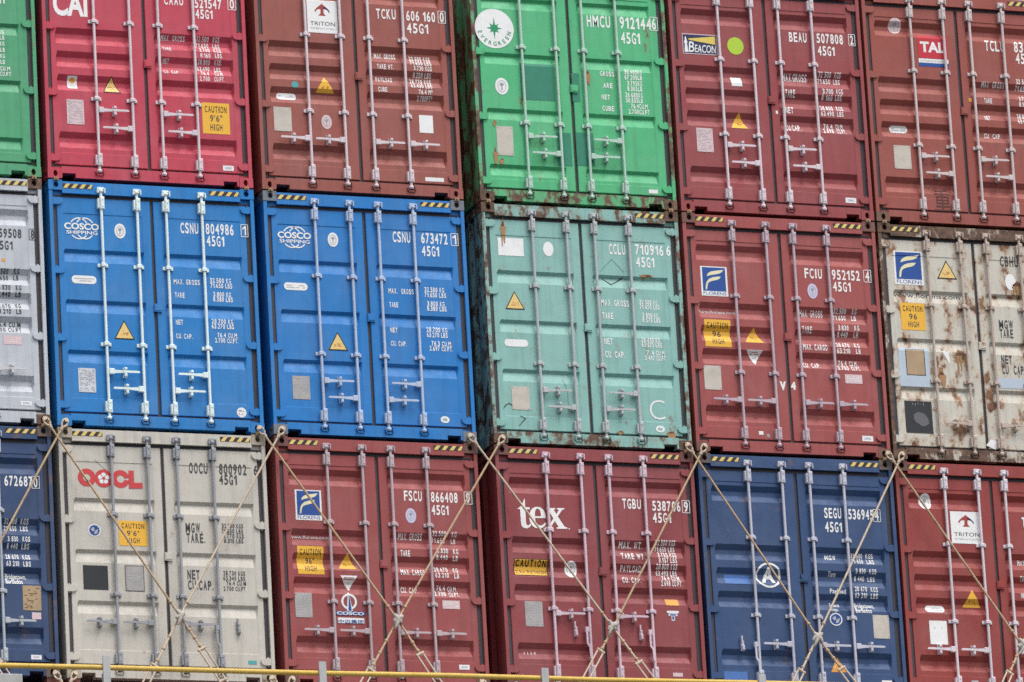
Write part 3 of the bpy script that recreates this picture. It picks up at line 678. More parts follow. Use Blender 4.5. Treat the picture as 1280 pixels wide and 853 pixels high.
def casting_mesh(top, right, back):
    mb = MB(); x0, x1, y0, y1 = 0.0, 0.162, 0.0, 0.178; z0, z1 = (H-0.118, H) if top else (0.0, 0.118)
    def hole(cx, cz, rx, rz, u0, u1, P, w, n=28):
        el = []; sq = []
        for i in range(n):
            t = 2*math.pi*(i+0.5)/n; dx, dz = math.cos(t), math.sin(t); el.append((cx+rx*dx, cz+rz*dz))
            k = min([((u1-cx)/dx if dx > 0 else (u0-cx)/dx) if abs(dx) > 1e-6 else 9, ((z1-cz)/dz if dz > 0 else (z0-cz)/dz) if abs(dz) > 1e-6 else 9]); sq.append((cx+k*dx, cz+k*dz))
        cor = [(u0, z0), (u1, z0), (u1, z1), (u0, z1)]
        vs = [P(a, b, 0) for a, b in el]+[P(a, b, 0) for a, b in sq]+[P(a, b, w) for a, b in el]+[P(a, b, 0) for a, b in cor]
        fs = []
        for i in range(n):
            j = (i+1) % n; fs.append((i, j, n+j, n+i)); fs.append((i, j, 2*n+j, 2*n+i))
            a, b = sq[i], sq[j]
            if abs(a[0]-b[0]) > 1e-5 and abs(a[1]-b[1]) > 1e-5:
                c = min(range(4), key=lambda q: (cor[q][0]-a[0])**2+(cor[q][1]-a[1])**2+(cor[q][0]-b[0])**2+(cor[q][1]-b[1])**2); fs.append((n+i, n+j, 3*n+c))
        fs.append(tuple(range(2*n, 3*n)))
        mb.add(vs, fs)
    zc = (z0+z1)/2+(0.002 if top else -0.002)
    hole(0.089, zc, 0.029 if top else 0.0255, 0.033 if top else 0.038, x0, x1, lambda a, b, w: (a, y0+w, b), 0.07)
    hole(0.1, zc, 0.034, 0.028, y0, y1, lambda a, b, w: (x0+w, a, b), 0.05)
    mb.add([(x1, y0, z0), (x1, y1, z0), (x1, y1, z1), (x1, y0, z1), (x0, y1, z0), (x0, y1, z1), (x0, y0, z0), (x0, y0, z1)], [(0, 1, 2, 3), (1, 4, 5, 2), (6, 4, 1, 0), (7, 3, 2, 5)])
    if right: mb.v = [(W-x, y, z) for x, y, z in mb.v]
    if back: mb.v = [(x, LN-y, z) for x, y, z in mb.v]
    return mb.mesh('corner_casting')
def frame_mesh():
    mb = MB(); C0, C1 = 0.163, W-0.163
    # door header: rounded top edge, small drip lip below
    mb.prism([(C0, 2.742), (C1, 2.742), (C1, 2.882), (C0, 2.882)], 0.006, 0.11)
    mb.box(C0, C1, 0.000, 0.0055, 2.742, 2.752)
    # sill with the two fork pockets cut from its lower edge
    f0, f1 = (0.172, 0.33), (2.088, 2.25)
    mb.box(C0, C1, 0.006, 0.12, 0.066, 0.146)
    for a, b in ((C0, f0[0]), (f0[1], f1[0]), (f1[1], C1)): mb.box(a, b, 0.006, 0.12, 0.014, 0.0655)
    # rear posts: outer flange, set-back web where the hinges sit
    for sx in (0, 1):
        X = (lambda x: x) if sx == 0 else (lambda x: W-x)
        def bx(a, b, *r): mb.box(min(X(a), X(b)), max(X(a), X(b)), *r)
        bx(0.004, 0.046, 0.006, 0.16, 0.119, 2.777); bx(0.0465, 0.15, 0.088, 0.16, 0.119, 2.777)
        bx(0.0465, 0.162, 0.05, 0.088, 0.119, 0.15); bx(0.0465, 0.162, 0.05, 0.088, 2.73, 2.777)
        bx(0.006, 0.10, LN-0.12, LN-0.006, 0.119, 2.777)                     # far corner posts
        bx(0.004, 0.06, 0.179, LN-0.179, 0.02, 0.16); bx(0.004, 0.06, 0.179, LN-0.179, 2.80, 2.886)   # side rails
    mb.box(0.163, W-0.163, LN-0.1, LN-0.006, 0.014, 0.13); mb.box(0.163, W-0.163, LN-0.1, LN-0.006, 2.80, 2.886)
    return mb.mesh('frame')
def shell_mesh():
    mb = MB()
    ys = [0.161]; ds = [0.0]; y = 0.30
    while y < LN-0.45:
        for dy, d in ((0, 0), (0.068, 0.036), (0.138, 0.036), (0.206, 0)): ys.append(y+dy); ds.append(d)
        y += 0.278
    ys.append(LN-0.121); ds.append(0.0)
    for sx in (0, 1):
        vs = []; 
        for z in (0.161, 2.799):
            for a, d in zip(ys, ds): x = 0.012+d; vs.append((x if sx == 0 else W-x, a, z))
        n = len(ys); mb.add(vs, [(i, i+1, n+i+1, n+i) for i in range(n-1)])
    mb.box(0.061, W-0.061, 0.125, LN-0.125, 2.868, 2.876); mb.box(0.061, W-0.061, 0.125, LN-0.125, 0.12, 0.16)
    n = 0
    xs = [0.101]; dd = [0.0]; x = 0.2
    while x < W-0.35:
        for dx, d in ((0, 0), (0.05, 0.04), (0.15, 0.04), (0.2, 0)): xs.append(x+dx); dd.append(d)
        x += 0.27
    xs.append(W-0.101); dd.append(0.0)
    mb.add([(a, LN-0.02-d, z) for z in (0.131, 2.799) for a, d in zip(xs, dd)], [(i, i+1, len(xs)+i+1, len(xs)+i) for i in range(len(xs)-1)])
    return mb.mesh('shell')
def bar_mesh(bx):
    mb = MB(); r = 0.0168; yb = -0.002
    mb.tube([(bx, yb, 0.085), (bx, yb, 2.80)], r, 12)
    for z in (1.905, 0.975):                                     # bar guides
        mb.box(bx-0.030, bx+0.030, yb-0.026, DY+0.001, z-0.022, z+0.022, 0, 0.006); mb.box(bx-0.062, bx-0.032, DY-0.016, DY+0.001, z-0.021, z+0.021, 0, 0.004); mb.box(bx+0.032, bx+0.062, DY-0.016, DY+0.001, z-0.021, z+0.021, 0, 0.004)
    for z in (0.242, 2.642):                                     # guide brackets at door foot and head
        mb.box(bx-0.044, bx-0.020, yb-0.018, DY+0.001, z-0.066, z+0.052, 0, 0.008); mb.box(bx-0.018, bx+0.035, yb-0.030, DY+0.001, z-0.078, z+0.075, 0, 0.010)
        for dz in (-0.04, 0.04): mb.tube([(bx+0.012, yb-0.036, z+dz), (bx+0.012, yb-0.029, z+dz)], 0.009, 8)
    for z, s in ((0.105, 1), (2.782, -1)):                       # cams
        mb.tube([(bx, yb, z-0.020), (bx, yb, z-0.008), (bx, yb, z+0.012), (bx, yb, z+0.022)], [0.020, 0.031, 0.031, 0.020], 12)
        mb.box(bx-0.052, bx+0.010, yb-0.016, yb+0.010, z-0.012+0.006*s, z+0.008+0.006*s, 0, 0.004)
    return mb.mesh('locking_bar')
def keeper_mesh(bx, top):
    mb = MB(); z = 2.785 if top else 0.098
    for dx in (-0.047, 0.037): mb.box(bx+dx, bx+dx+0.014, -0.030, 0.0058, z-0.032, z+0.032, 0, 0.004)
    mb.box(bx-0.033, bx+0.037, -0.008, 0.0058, z-0.045 if not top else z+0.024, z-0.024 if not top else z+0.045)
    return mb.mesh('cam_keeper')
def handle_mesh(bx, z, mode):
    mb = MB(); yb = -0.002
    if mode in 'RL':
        s = 1 if mode == 'R' else -1
        def bb(a, b, y0, y1, z0, z1, bev=0.004): mb.box(min(bx+s*a, bx+s*b), max(bx+s*a, bx+s*b), y0, y1, z0, z1, 0, bev)
        bb(0.015, 0.074, yb-0.026, yb+0.014, z-0.034, z+0.034, 0.006)
        mb.prism([(bx+s*0.074, z-0.022), (bx+s*0.18, z-0.013), (bx+s*0.18, z+0.013), (bx+s*0.074, z+0.020)][::s], yb-0.020, yb-0.006)
        mb.prism([(bx+s*0.18, z-0.013), (bx+s*0.36, z-0.012), (bx+s*0.375, z-0.004), (bx+s*0.36, z+0.012), (bx+s*0.18, z+0.013)][::s], yb-0.030, yb-0.016)
        bb(0.185, 0.228, DY-0.012, DY+0.001, z-0.062, z+0.056, 0.004)       # catch plate on the door
        bb(0.190, 0.223, yb-0.036, DY-0.012, z+0.016, z+0.050, 0.008); bb(0.190, 0.222, yb-0.034, DY-0.012, z-0.060, z-0.016, 0.008)
    elif mode == 'H':
        mb.box(bx-0.062, bx-0.016, yb-0.024, yb+0.014, z-0.03, z+0.03, 0, 0.006)
        mb.prism([(bx-0.06, z-0.03), (bx-0.058, z-0.17), (bx-0.03, z-0.21), (bx-0.026, z-0.34), (bx-0.008, z-0.34), (bx-0.008, z-0.20), (bx-0.036, z-0.16), (bx-0.036, z-0.03)], yb-0.030, yb-0.014)
    return mb.mesh('door_handle')
def catch_mesh(x, z):
    mb = MB(); mb.box(x-0.021, x+0.021, DY-0.014, DY+0.001, z-0.075, z+0.05, 0, 0.005); mb.box(x-0.016, x+0.016, DY-0.05, DY-0.0145, z-0.07, z-0.01, 0, 0.01)
    mb.box(x-0.022, x-0.004, DY-0.045, DY-0.0145, z+0.02, z+0.10, 0, 0.005)
    return mb.mesh('handle_catch')
def hinge_mesh(door, z):
    mb = MB()
    pts = [(0.040, 0.042), (0.168, 0.034), (0.178, 0.008), (0.160, -0.026), (0.130, -0.040), (0.040, -0.036)]
    if door == 0: mb.prism([(x-0.012, z+dz) for x, dz in pts][::-1], DY-0.022, DY-0.0005); x = 0.072
    else: mb.prism([(W-x+0.012, z+dz) for x, dz in pts], DY-0.022, DY-0.0005); x = W-0.072
    mb.tube([(x, DY+0.004, z-0.05), (x, DY+0.004, z+0.055)], 0.015, 8)
    return mb.mesh('hinge')
def latch_mesh():
    mb = MB(); mb.prism([(1.196, 1.392), (1.29, 1.385), (1.296, 1.478), (1.202, 1.485)], DY-0.020, DY-0.002); mb.box(1.21, 1.285, DY-0.026, DY-0.0205, 1.405, 1.465)
    return mb.mesh('latch_plate')
def stripe_mesh(x0, x1):
    mb = MB(); z0, z1, y = 2.803, 2.856, 0.0035
    mb.box(x0, x1, y, 0.0058, z0, z1, 0)
    x = x0+0.004; sh = 0.040
    while x < x1-0.02:
        a = [(x, z0+0.001), (min(x+0.046, x1), z0+0.001), (min(x+0.046+sh, x1), z1-0.001), (min(x+sh, x1), z1-0.001)]
        mb.prism(a, 0.0015, 0.0034, 1); x += 0.095
    return mb.mesh('hazard_stripe', 2)

# ------------------------------------------------------------------ markings: flat shapes laid on the doors and bent into their grooves
TXT = bpy.data.curves.new('glyphs', 'FONT'); TXO = bpy.data.objects.new('glyphs', TXT); GC = {}
def glyphs(s, off=0.0, shear=0.0):
    k = (s, off, shear)
    if k not in GC:
        TXT.body = s; TXT.offset = off; TXT.shear = shear; TXT.resolution_u = 4
        me = bpy.data.meshes.new_from_object(TXO); GC[k] = ([(v.co.x, v.co.y) for v in me.vertices], [tuple(p.vertices) for p in me.polygons]); bpy.data.meshes.remove(me)
    return GC[k]
CAP = 0.682
class Art:
    def __init__(s, kind, door, lift=0.003): s.kind = kind; s.door = door; s.lift = lift; s.v = []; s.f = []; s.m = []; s.ly = []; s.mats = []
    def mi(s, m):
        if m not in s.mats: s.mats.append(m)
        return s.mats.index(m)
    def raw(s, vs, fs, m, ly):
        k = len(s.v); s.v += vs; s.ly += [ly]*len(vs); i = s.mi(m)
        for f in fs: s.f.append(tuple(a+k for a in f)); s.m.append(i)
    def poly(s, pts, m, ly=0, holes=()):
        loops = [[Vector((a, b, 0)) for a, b in pts]]+[[Vector((a, b, 0)) for a, b in h] for h in holes]
        s.raw([(v.x, v.y) for l in loops for v in l], [tuple(t) for t in tessellate_polygon(loops)], m, ly)
    def rect(s, cx, cz, w, h, m, ly=0, r=0.0):
        if r <= 0: return s.poly([(cx-w/2, cz-h/2), (cx+w/2, cz-h/2), (cx+w/2, cz+h/2), (cx-w/2, cz+h/2)], m, ly)
        pts = []
        for qx, qz, a0 in ((1, -1, -90), (1, 1, 0), (-1, 1, 90), (-1, -1, 180)):
            for k in range(7): a = math.radians(a0+15*k); pts.append((cx+qx*(w/2-r)+r*math.cos(a), cz+qz*(h/2-r)+r*math.sin(a)))
        s.poly(pts, m, ly)
    def ell(s, cx, cz, rx, rz, m, ly=0, n=36): s.poly([(cx+rx*math.cos(2*math.pi*k/n), cz+rz*math.sin(2*math.pi*k/n)) for k in range(n)], m, ly)
    def ring(s, cx, cz, rx, rz, t, m, ly=0, a0=0, a1=360, n=48):
        k = n if a1-a0 >= 360 else max(6, int(n*(a1-a0)/360)); vs = []
        for i in range(k+1):
            a = math.radians(a0+(a1-a0)*i/k); c, q = math.cos(a), math.sin(a); vs += [(cx+rx*c, cz+rz*q), (cx+(rx-t)*c, cz+(rz-t)*q)]
        s.raw(vs, [(2*i, 2*i+2, 2*i+3, 2*i+1) for i in range(k)], m, ly)
    def text(s, t, x, z, w, h, m, ly=0, off=0.0, ang=0.0, shear=0.0, center=False, cond=0.72):
        vs, fs = glyphs(t, off, shear)
        if not vs: return
        x0 = min(v[0] for v in vs); x1 = max(v[0] for v in vs); sy = h/CAP
        if len(t) == 1 and t in '1I' or not w: sx = sy*cond
        else: sx = w/(x1-x0)
        ox = x-(x0*sx if not center else (x0+x1)/2*sx)
        if len(t) == 1 and t in '1I' and w: ox = x+w/2-(x0+x1)/2*sx
        out = [(ox+a*sx, z+b*sy) for a, b in vs]
        if ang:
            ca, sa = math.cos(ang), math.sin(ang); out = [(x+(a-x)*ca-(b-z)*sa, z+(a-x)*sa+(b-z)*ca) for a, b in out]
        s.raw(out, fs, m, ly)
    def sign(s, t, x, z, w, h, m, ly=0, off=0.02):
        """stencil lettering: narrow characters set one by one with even gaps"""
        adv = lambda c: 0.42 if c in ".,'" else 0.6 if c in ' "' else 0.62 if c == 'I' else 0.78 if c == '1' else 1.22 if c in 'MW' else 1.0
        tot = sum(adv(c) for c in t)-0.24; u = (w or h*0.62*tot)/tot; p = x
        for c in t:
            gw = (adv(c)-0.24)*u
            if c == '1':
                b = min(0.155*h, gw*0.75); r = p+gw; s.poly([(r-b, z), (r, z), (r, z+h), (r-b*0.9, z+h), (p-0.1*gw, z+0.74*h), (p-0.1*gw, z+0.60*h), (r-b, z+0.74*h)], m, ly)
            elif c in 'I': s.rect(p+gw/2, z+h/2, 0.15*h, h, m, ly)
            elif c == '.': s.rect(p+0.09*u, z+0.07*h, min(0.15*h, 0.2*u), 0.14*h, m, ly)
            elif c != ' ':
                vs, fs = glyphs(c, off); a0 = min(v[0] for v in vs); a1 = max(v[0] for v in vs); sy = h/CAP
                k = gw/(a1-a0) if c not in "'\",³" else sy*0.7
                s.raw([(p+(a-a0)*k, z+b*sy) for a, b in vs], fs, m, ly)
            p += adv(c)*u
    def build(s, name, parent, label=None):
        if not s.v: return None
        bm = bmesh.new(); lay = bm.verts.layers.float.new('ly')
        vv = []
        for (x, z), l in zip(s.v, s.ly): q = bm.verts.new((x, 0, z)); q[lay] = l; vv.append(q)
        for f, m in zip(s.f, s.m):
            if len(set(f)) < 3: continue
            try: k = bm.faces.new([vv[i] for i in f]); k.material_index = m
            except ValueError: pass
        zs = [v[1] for v in s.v]; xs = [v[0] for v in s.v]; a, b = PANEL[s.kind][s.door]
        for z in zbreaks(s.kind):
            if min(zs) < z < max(zs): bmesh.ops.bisect_plane(bm, geom=bm.verts[:]+bm.edges[:]+bm.faces[:], dist=1e-6, plane_co=(0, 0, z), plane_no=(0, 0, 1))
        for x in (a, a+EX, b-EX, b):
            if min(xs) < x < max(xs): bmesh.ops.bisect_plane(bm, geom=bm.verts[:]+bm.edges[:]+bm.faces[:], dist=1e-6, plane_co=(x, 0, 0), plane_no=(1, 0, 0))
        bmesh.ops.triangulate(bm, faces=bm.faces[:])
        for v in bm.verts: v.co.y = DY+depth(s.kind, s.door, v.co.x, v.co.z)-s.lift-0.0012*v[lay]
        for f in bm.faces:
            f.normal_update()
            if f.normal.y > 0: f.normal_flip()
        me = bpy.data.meshes.new(name); bm.to_mesh(me); bm.free()
        for _ in s.mats: me.materials.append(None)
        return put(name, me, s.mats, parent, label)
def zmap(e, x0, y0, x1, y1, sh=0.03):
    cx, cz, w, h = e[1:5]; zx, zy = (x0+x1)/2, (y0+y1)/2
    return lambda p: (cx+(p[0]-zx)*w/(x1-x0), cz-(p[1]-sh*(p[0]-zx)-zy)*h/(y1-y0))
def bez(p0, p1, p2, p3, n=8):
    return [tuple((1-t)**3*a+3*(1-t)**2*t*b+3*(1-t)*t*t*c+t**3*d for a, b, c, d in zip(p0, p1, p2, p3)) for t in [i/n for i in range(n+1)]]
def lines_block(A, cx, cz, w, h, n, m, ly, rnd, fill=0.75):
    """rows of fine print too small to read"""
    for i in range(n):
        z = cz+h/2-(i+0.5)*h/n; x = cx-w/2
        while x < cx+w/2-0.004:
            l = rnd.uniform(0.012, 0.05)*w/0.2
            if x+l > cx+w/2: l = cx+w/2-x
            if rnd.random() < fill: A.rect(x+l/2, z, l*0.92, h/n*0.42, m, ly)
            x += l
NAMES = dict(cai='logo', triton='logo_sign', evergreen='round_logo', beacon='logo_sign', tal='logo_sign', florens='logo_sign', cosco='logo', oldcosco='logo', oocl='logo', tex='logo', ringa='round_logo',
             caution='caution_sign', tri='warning_triangle', tridown='inverted_triangle', plate='data_plate', oval='oval_sticker', pill='pill_sticker', dot='round_sticker', dot2='round_sticker', dot3='round_sticker',
             rect='sticker', tag='maker_label', tagpale='sticker', minilabel='sticker', patch='repaint_patch', patchpale='repaint_patch', darkpanel='dark_sticker', shard='torn_sticker', rustspot='rust_patch', flap='torn_flap', line='scratch')
def draw(e, kind, door, parent, tcol, seed):
    """one sticker, sign or logo"""
    rnd = random.Random(seed); t, cx, cz, w, h, o = e; A = Art(kind, door); W_, K = M['white'], M['black']
    lab = None
    if t == 'cai': A.text('CAI', cx-w/2, cz-h/2, w, h, M['wtext'], 0, 0.035)
    elif t == 'triton':
        A.rect(cx, cz, w, h, W_)
        q = lambda a, b: (cx+a*w/2, cz+b*h/2)
        top = bez((-0.5, 0.35), (-0.35, 0.62), (-0.1, 0.66), (0, 0.82))+bez((0, 0.82), (0.1, 0.66), (0.35, 0.62), (0.52, 0.30))
        bot = bez((0.46, 0.26), (0.40, 0.46), (0.25, 0.48), (0.10, 0.46), 5)+[(0.10, 0.22), (0.24, 0.06), (-0.24, 0.06), (-0.10, 0.22), (-0.10, 0.46)]+bez((-0.10, 0.46), (-0.25, 0.48), (-0.36, 0.46), (-0.44, 0.26), 5)
        A.poly([q(*p) for p in top+bot], M['crimson'], 1)
        A.poly([q(*p) for p in [(0.10, 0.64)]+bez((0.12, 0.63), (0.3, 0.56), (0.42, 0.5), (0.52, 0.30), 5)+bez((0.46, 0.26), (0.42, 0.42), (0.3, 0.46), (0.12, 0.50), 5)], M['navy'], 2)
        A.text('TRITON', cx-w*0.41, cz-h*0.27, w*0.82, h*0.115, M['dgrey'], 1, 0.0); A.text('INTERNATIONAL', cx-w*0.40, cz-h*0.39, w*0.8, h*0.055, M['faint'], 1)
    elif t == 'evergreen':
        r = w/2; A.ell(cx, cz, r, r, W_); pts = []
        for i in range(16):
            a = math.radians(90+22.5*i); L_ = (0.56 if i % 8 == 0 else 0.42 if i % 4 == 0 else 0.34) if i % 2 == 0 else 0.155; pts.append((cx+r*L_*math.cos(a), cz+r*0.02+r*L_*math.sin(a)))
        A.poly(pts, M['green'], 1); A.ell(cx, cz+r*0.02, r*0.19, r*0.19, M['green'], 2)
        for i, ch in enumerate('EVERGREEN'):
            a = math.radians(196+148*i/8); A.text(ch, cx+0.87*r*math.cos(a), cz+0.87*r*math.sin(a), 0, r*0.20, M['green'], 1, 0.02, a+math.pi/2, 0, True, 0.9)
    elif t == 'beacon':
        A.rect(cx, cz, w, h, M['pink']); A.rect(cx, cz, w*0.955, h*0.91, M['navy'], 1)
        q = lambda a, b: (cx+a*w/2, cz+b*h/2)
        A.poly([q(-0.66, 0.50), q(0.90, 0.84), q(0.90, 0.02), q(-0.62, 0.38)], M['beam'], 2)
        A.poly([q(-0.90, -0.82), q(-0.68, -0.82), q(-0.74, 0.05), q(-0.70, 0.12), q(-0.74, 0.32), q(-0.78, 0.62), q(-0.81, 0.74), q(-0.84, 0.62), q(-0.86, 0.32), q(-0.92, 0.12), q(-0.86, 0.05)], W_, 2)
        A.text('B', cx-w*0.335, cz-h*0.40, w*0.17, h*0.50, W_, 3, 0.012, 0, 0.12); A.text('EACON', cx-w*0.155, cz-h*0.40, w*0.61, h*0.36, W_, 3, 0.012, 0, 0.12)
        for dx, l in ((-0.335, 0.07), (-0.15, 0.05), (-0.02, 0.05), (0.08, 0.05), (0.34, 0.05), (0.42, 0.05)): A.rect(cx+dx*w+0.02*w, cz-h*0.39, l*w, h*0.022, W_, 4)
    elif t == 'tal':
        A.rect(cx, cz+h*0.13, w, h*0.74, M['red']); A.rect(cx, cz-h*0.315, w, h*0.13, W_); A.rect(cx, cz-h*0.44, w, h*0.115, M['blue'])
        A.text('TAL', cx-w*0.42, cz-h*0.03, w*0.84, h*0.30, W_, 1, 0.04); A.text('INTERNATIONAL', cx-w*0.44, cz-h*0.35, w*0.88, h*0.06, M['faint'], 1)
    elif t == 'florens':
        A.rect(cx, cz, w, h, W_); b0 = h*0.80; A.rect(cx, cz+h*0.065, w*0.87, b0, M['blue'], 1)
        q = lambda a, b: (cx+a*w*0.435, cz+h*0.065+b*b0/2)
        up = bez((-0.62, 0.22), (-0.55, 0.75), (0.1, 0.70), (0.86, 0.84))+bez((0.86, 0.84), (0.55, 0.30), (-0.05, 0.52), (-0.62, 0.22))[1:]
        lo = bez((-0.78, -0.90), (-0.80, -0.1), (-0.45, 0.22), (0.58, 0.26))+bez((0.58, 0.26), (0.45, -0.22), (-0.35, 0.02), (-0.56, -0.40))[1:]+[(-0.66, -0.86)]
        A.poly([q(*p) for p in up], M['cream'], 2); A.poly([q(*p) for p in lo], M['cream'], 2)
        A.text('FLORENS', cx-w*0.43, cz-h*0.465, w*0.86, h*0.105, M['blue'], 1)
    elif t == 'cosco':
        m = M['wtext']; q = lambda zx, zy: zmap(e, 88, 100, 462, 340)((zx, zy)); s_ = w/374
        for ex in (247, 312):
            c = q(ex, 220); 
            A.ring(c[0], c[1], 108*s_, 116*h/240, 13*s_, m, 0, 33, 147); A.ring(c[0], c[1], 108*s_, 116*h/240, 13*s_, m, 1 if ex > 300 else 0, 221, 319)
        A.text('COSCO', cx-w/2, cz-h*0.045, w, h*0.26, m, 2, 0.035); A.text('SHIPPING', cx-w*0.445, cz-h*0.26, w*0.90, h*0.15, m, 2, 0.018)
    elif t == 'oocl':
        m = M['oored']; q = zmap(e, 53, 111, 629, 286); s_ = w/576
        def ringp(zx, zy, R, r):
            c = q((zx, zy)); A.ring(c[0], c[1], R*s_, R*s_, (R-r)*s_, m)
        ringp(133, 192, 79, 33); c = q((282, 199)); A.ell(c[0], c[1], 79*s_, 79*s_, m, 1)
        for i in range(5): a = math.radians(90+72*i); A.ell(c[0]+30*s_*math.cos(a), c[1]+30*s_*math.sin(a), 21*s_, 21*s_, W_, 2)
        A.ell(c[0], c[1], 14*s_, 14*s_, m, 3)
        c = q((433, 203)); A.ring(c[0], c[1], 79*s_, 79*s_, 46*s_, m, 0, 9, 351)
        A.poly([q(p) for p in ((505, 128), (552, 128), (552, 236), (626, 236), (626, 286), (505, 286))], m, 2)
    elif t == 'tex':
        m = M['wtext']; q = zmap(e, 79, 102, 541, 371)
        T_ = [(85, 188), (118, 165), (140, 130), (152, 98), (158, 98), (158, 172), (197, 173), (197, 192), (158, 191), (158, 308), (164, 330), (180, 333), (200, 314), (207, 320), (190, 348), (165, 360), (135, 356), (117, 338), (112, 310), (112, 190)]
        A.poly([q(p) for p in T_], m)
        out_ = bez((337, 268), (337, 205), (305, 168), (264, 168), 10)+bez((264, 168), (215, 168), (190, 215), (190, 265), 10)[1:]+bez((190, 265), (190, 325), (220, 360), (268, 360), 10)[1:]+bez((268, 360), (305, 360), (330, 340), (338, 312), 8)[1:]+[(324, 308)]+bez((324, 308), (310, 332), (290, 336), (276, 332), 6)[1:]+bez((276, 332), (250, 325), (240, 300), (240, 268), 8)[1:]
        hole = [(240, 252)]+bez((240, 252), (240, 205), (252, 184), (266, 184), 6)+bez((266, 184), (285, 184), (294, 205), (294, 252), 6)[1:]
        A.poly([q(p) for p in out_], m, 0, [[q(p) for p in hole[1:]]])
        X_ = [(345, 178), (425, 178), (425, 190), (410, 192), (432, 232), (457, 196), (440, 190), (440, 178), (505, 178), (505, 188), (485, 194), (443, 252), (500, 345), (522, 350), (522, 362), (428, 362), (428, 350), (446, 346), (415, 292), (380, 342), (396, 350), (396, 362), (325, 362), (325, 350), (350, 344), (404, 272), (362, 196), (345, 190)]
        A.poly([q(p) for p in X_], m); c = q((538, 362)); A.ell(c[0], c[1], 0.008, 0.008, m)
    elif t == 'ringa':
        m = M['wtext']; A.ring(cx, cz, w/2, h/2, w*0.075, m); A.text('A', cx-w*0.27, cz-h*0.26, w*0.54, h*0.53, m, 1, 0.04)
    elif t == 'oldcosco':
        q = zmap(e, 155, 470, 438, 775); s_ = w/283; c = q((287, 560)); A.ring(c[0], c[1], 76*s_, 76*s_, 20*s_, M['white'])
        A.poly([q(p) for p in ((278, 470), (290, 470), (318, 655), (262, 655))], W_, 1); A.poly([q(p) for p in ((286, 495), (291, 495), (308, 650), (276, 650))], M['blue'], 2)
        A.poly([q(p) for p in ((155, 652), (438, 660), (438, 698), (155, 692))], M['blue'], 3); a = q((158, 690)); A.text('COSCO', a[0]+0.004, a[1]+0.004, w*0.93, 0.034, W_, 4, 0.03)
        A.poly([q(p) for p in ((168, 716), (424, 724), (424, 778), (168, 770))], W_, 3); a = q((172, 766)); A.text('中远集团', a[0], a[1]-0.002, w*0.86, 0.032, M['blue'], 4, 0.012)
    elif t == 'caution':
        A.rect(cx, cz, w, h, M['yellow']); L_ = o['lines']
        if o.get('style') == 'tex':
            A.ring(cx, cz, 0, 0, 0, K) if False else None
            for dx, dz, a, b in ((0, h/2-0.005, w, 0.008), (0, -h/2+0.005, w, 0.008), (-w/2+0.004, 0, 0.008, h), (w/2-0.004, 0, 0.008, h)): A.rect(cx+dx, cz+dz, a, b, K, 1)
            A.sign(L_[0], cx-w*0.45, cz+h*0.08, w*0.9, h*0.34, K, 2, 0.03); A.text(L_[1], cx-w*0.45, cz-h*0.34, w*0.9, h*0.19, M['dgrey'], 2)
        else:
            for i, s_ in enumerate(L_):
                ww = w*(0.80 if len(s_) > 5 else 0.44 if len(s_) == 4 else 0.32); A.sign(s_, cx-ww/2, cz+h*(0.19-0.29*i), ww, h*0.20, K if i == 0 else M['dgrey'], 1, 0.012)
        lab = 'yellow height warning sign in black letters'
    elif t == 'tri':
        m = M['orange'] if o.get('orange') else M['yellow']
        P = lambda k: [(cx-w/2*k, cz-h/2+(1-k)*h*0.36), (cx+w/2*k, cz-h/2+(1-k)*h*0.36), (cx, cz+h/2-(1-k)*h*0.62)]
        if o.get('plain'): A.poly(P(1), m)
        else: A.poly(P(1), K); A.poly(P(0.84), M['paleyel'], 1)
        lines_block(A, cx, cz-h*0.20, w*0.40, h*0.20, 3, M['crimson'], 2, rnd, 0.5)
    elif t == 'tridown':
        if o.get('dark'):
            A.rect(cx, cz+h*0.38, w, h*0.2, W_); A.rect(cx, cz+h*0.12, w*0.75, h*0.28, M['plwhite']); A.rect(cx, cz-h*0.25, w*0.28, h*0.45, M['plwhite']); A.rect(cx, cz+h*0.10, w*0.5, h*0.12, M['blue'], 1); A.rect(cx, cz-h*0.2, w*0.14, h*0.3, M['blue'], 1)
        else:
            A.poly([(cx-w/2, cz+h/2), (cx, cz-h/2), (cx+w/2, cz+h/2)], W_); lines_block(A, cx, cz+h*0.30, w*0.62, h*0.22, 2, M['crimson'], 1, rnd, 0.7); lines_block(A, cx, cz+h*0.02, w*0.26, h*0.16, 2, M['grey'], 1, rnd, 0.7)
    elif t == 'plate':
        tone = o.get('tone', 'gray'); m = {'pale': M['pale'], 'tan': M['tan'], 'gray': M['plgrey'], 'white': M['plwhite'], 'pink': M['pink'], 'tanframe': M['tan'], 'greyframe': M['plgrey'], 'whiteholes': M['white']}[tone]
        if 'frame' in tone: A.rect(cx, cz, w*1.08, h*1.06, M['dgrey'])
        A.rect(cx, cz, w, h, m, 1, 0.008)
        if tone in ('gray', 'white', 'pink', 'greyframe'): lines_block(A, cx, cz, w*0.84, h*0.88, 14, M['faint'] if tone != 'white' else M['grey'], 2, rnd, 0.6)
        elif tone == 'tan': lines_block(A, cx, cz, w*0.84, h*0.86, 12, M['rust'], 2, rnd, 0.22)
        for dx, dz in ((-0.42, 0.44), (0.42, 0.44), (-0.42, -0.44), (0.42, -0.44)) if tone not in ('whiteholes',) else ((-0.2, 0.2), (0.2, 0.2)): A.ell(cx+dx*w, cz+dz*h, 0.006, 0.006, M['grey'], 3, 8)
    elif t == 'oval':
        m = {'pink': M['pink'], 'lilac': M['lilac']}.get(o.get('tone'), W_); A.ell(cx, cz, w/2, h/2, m)
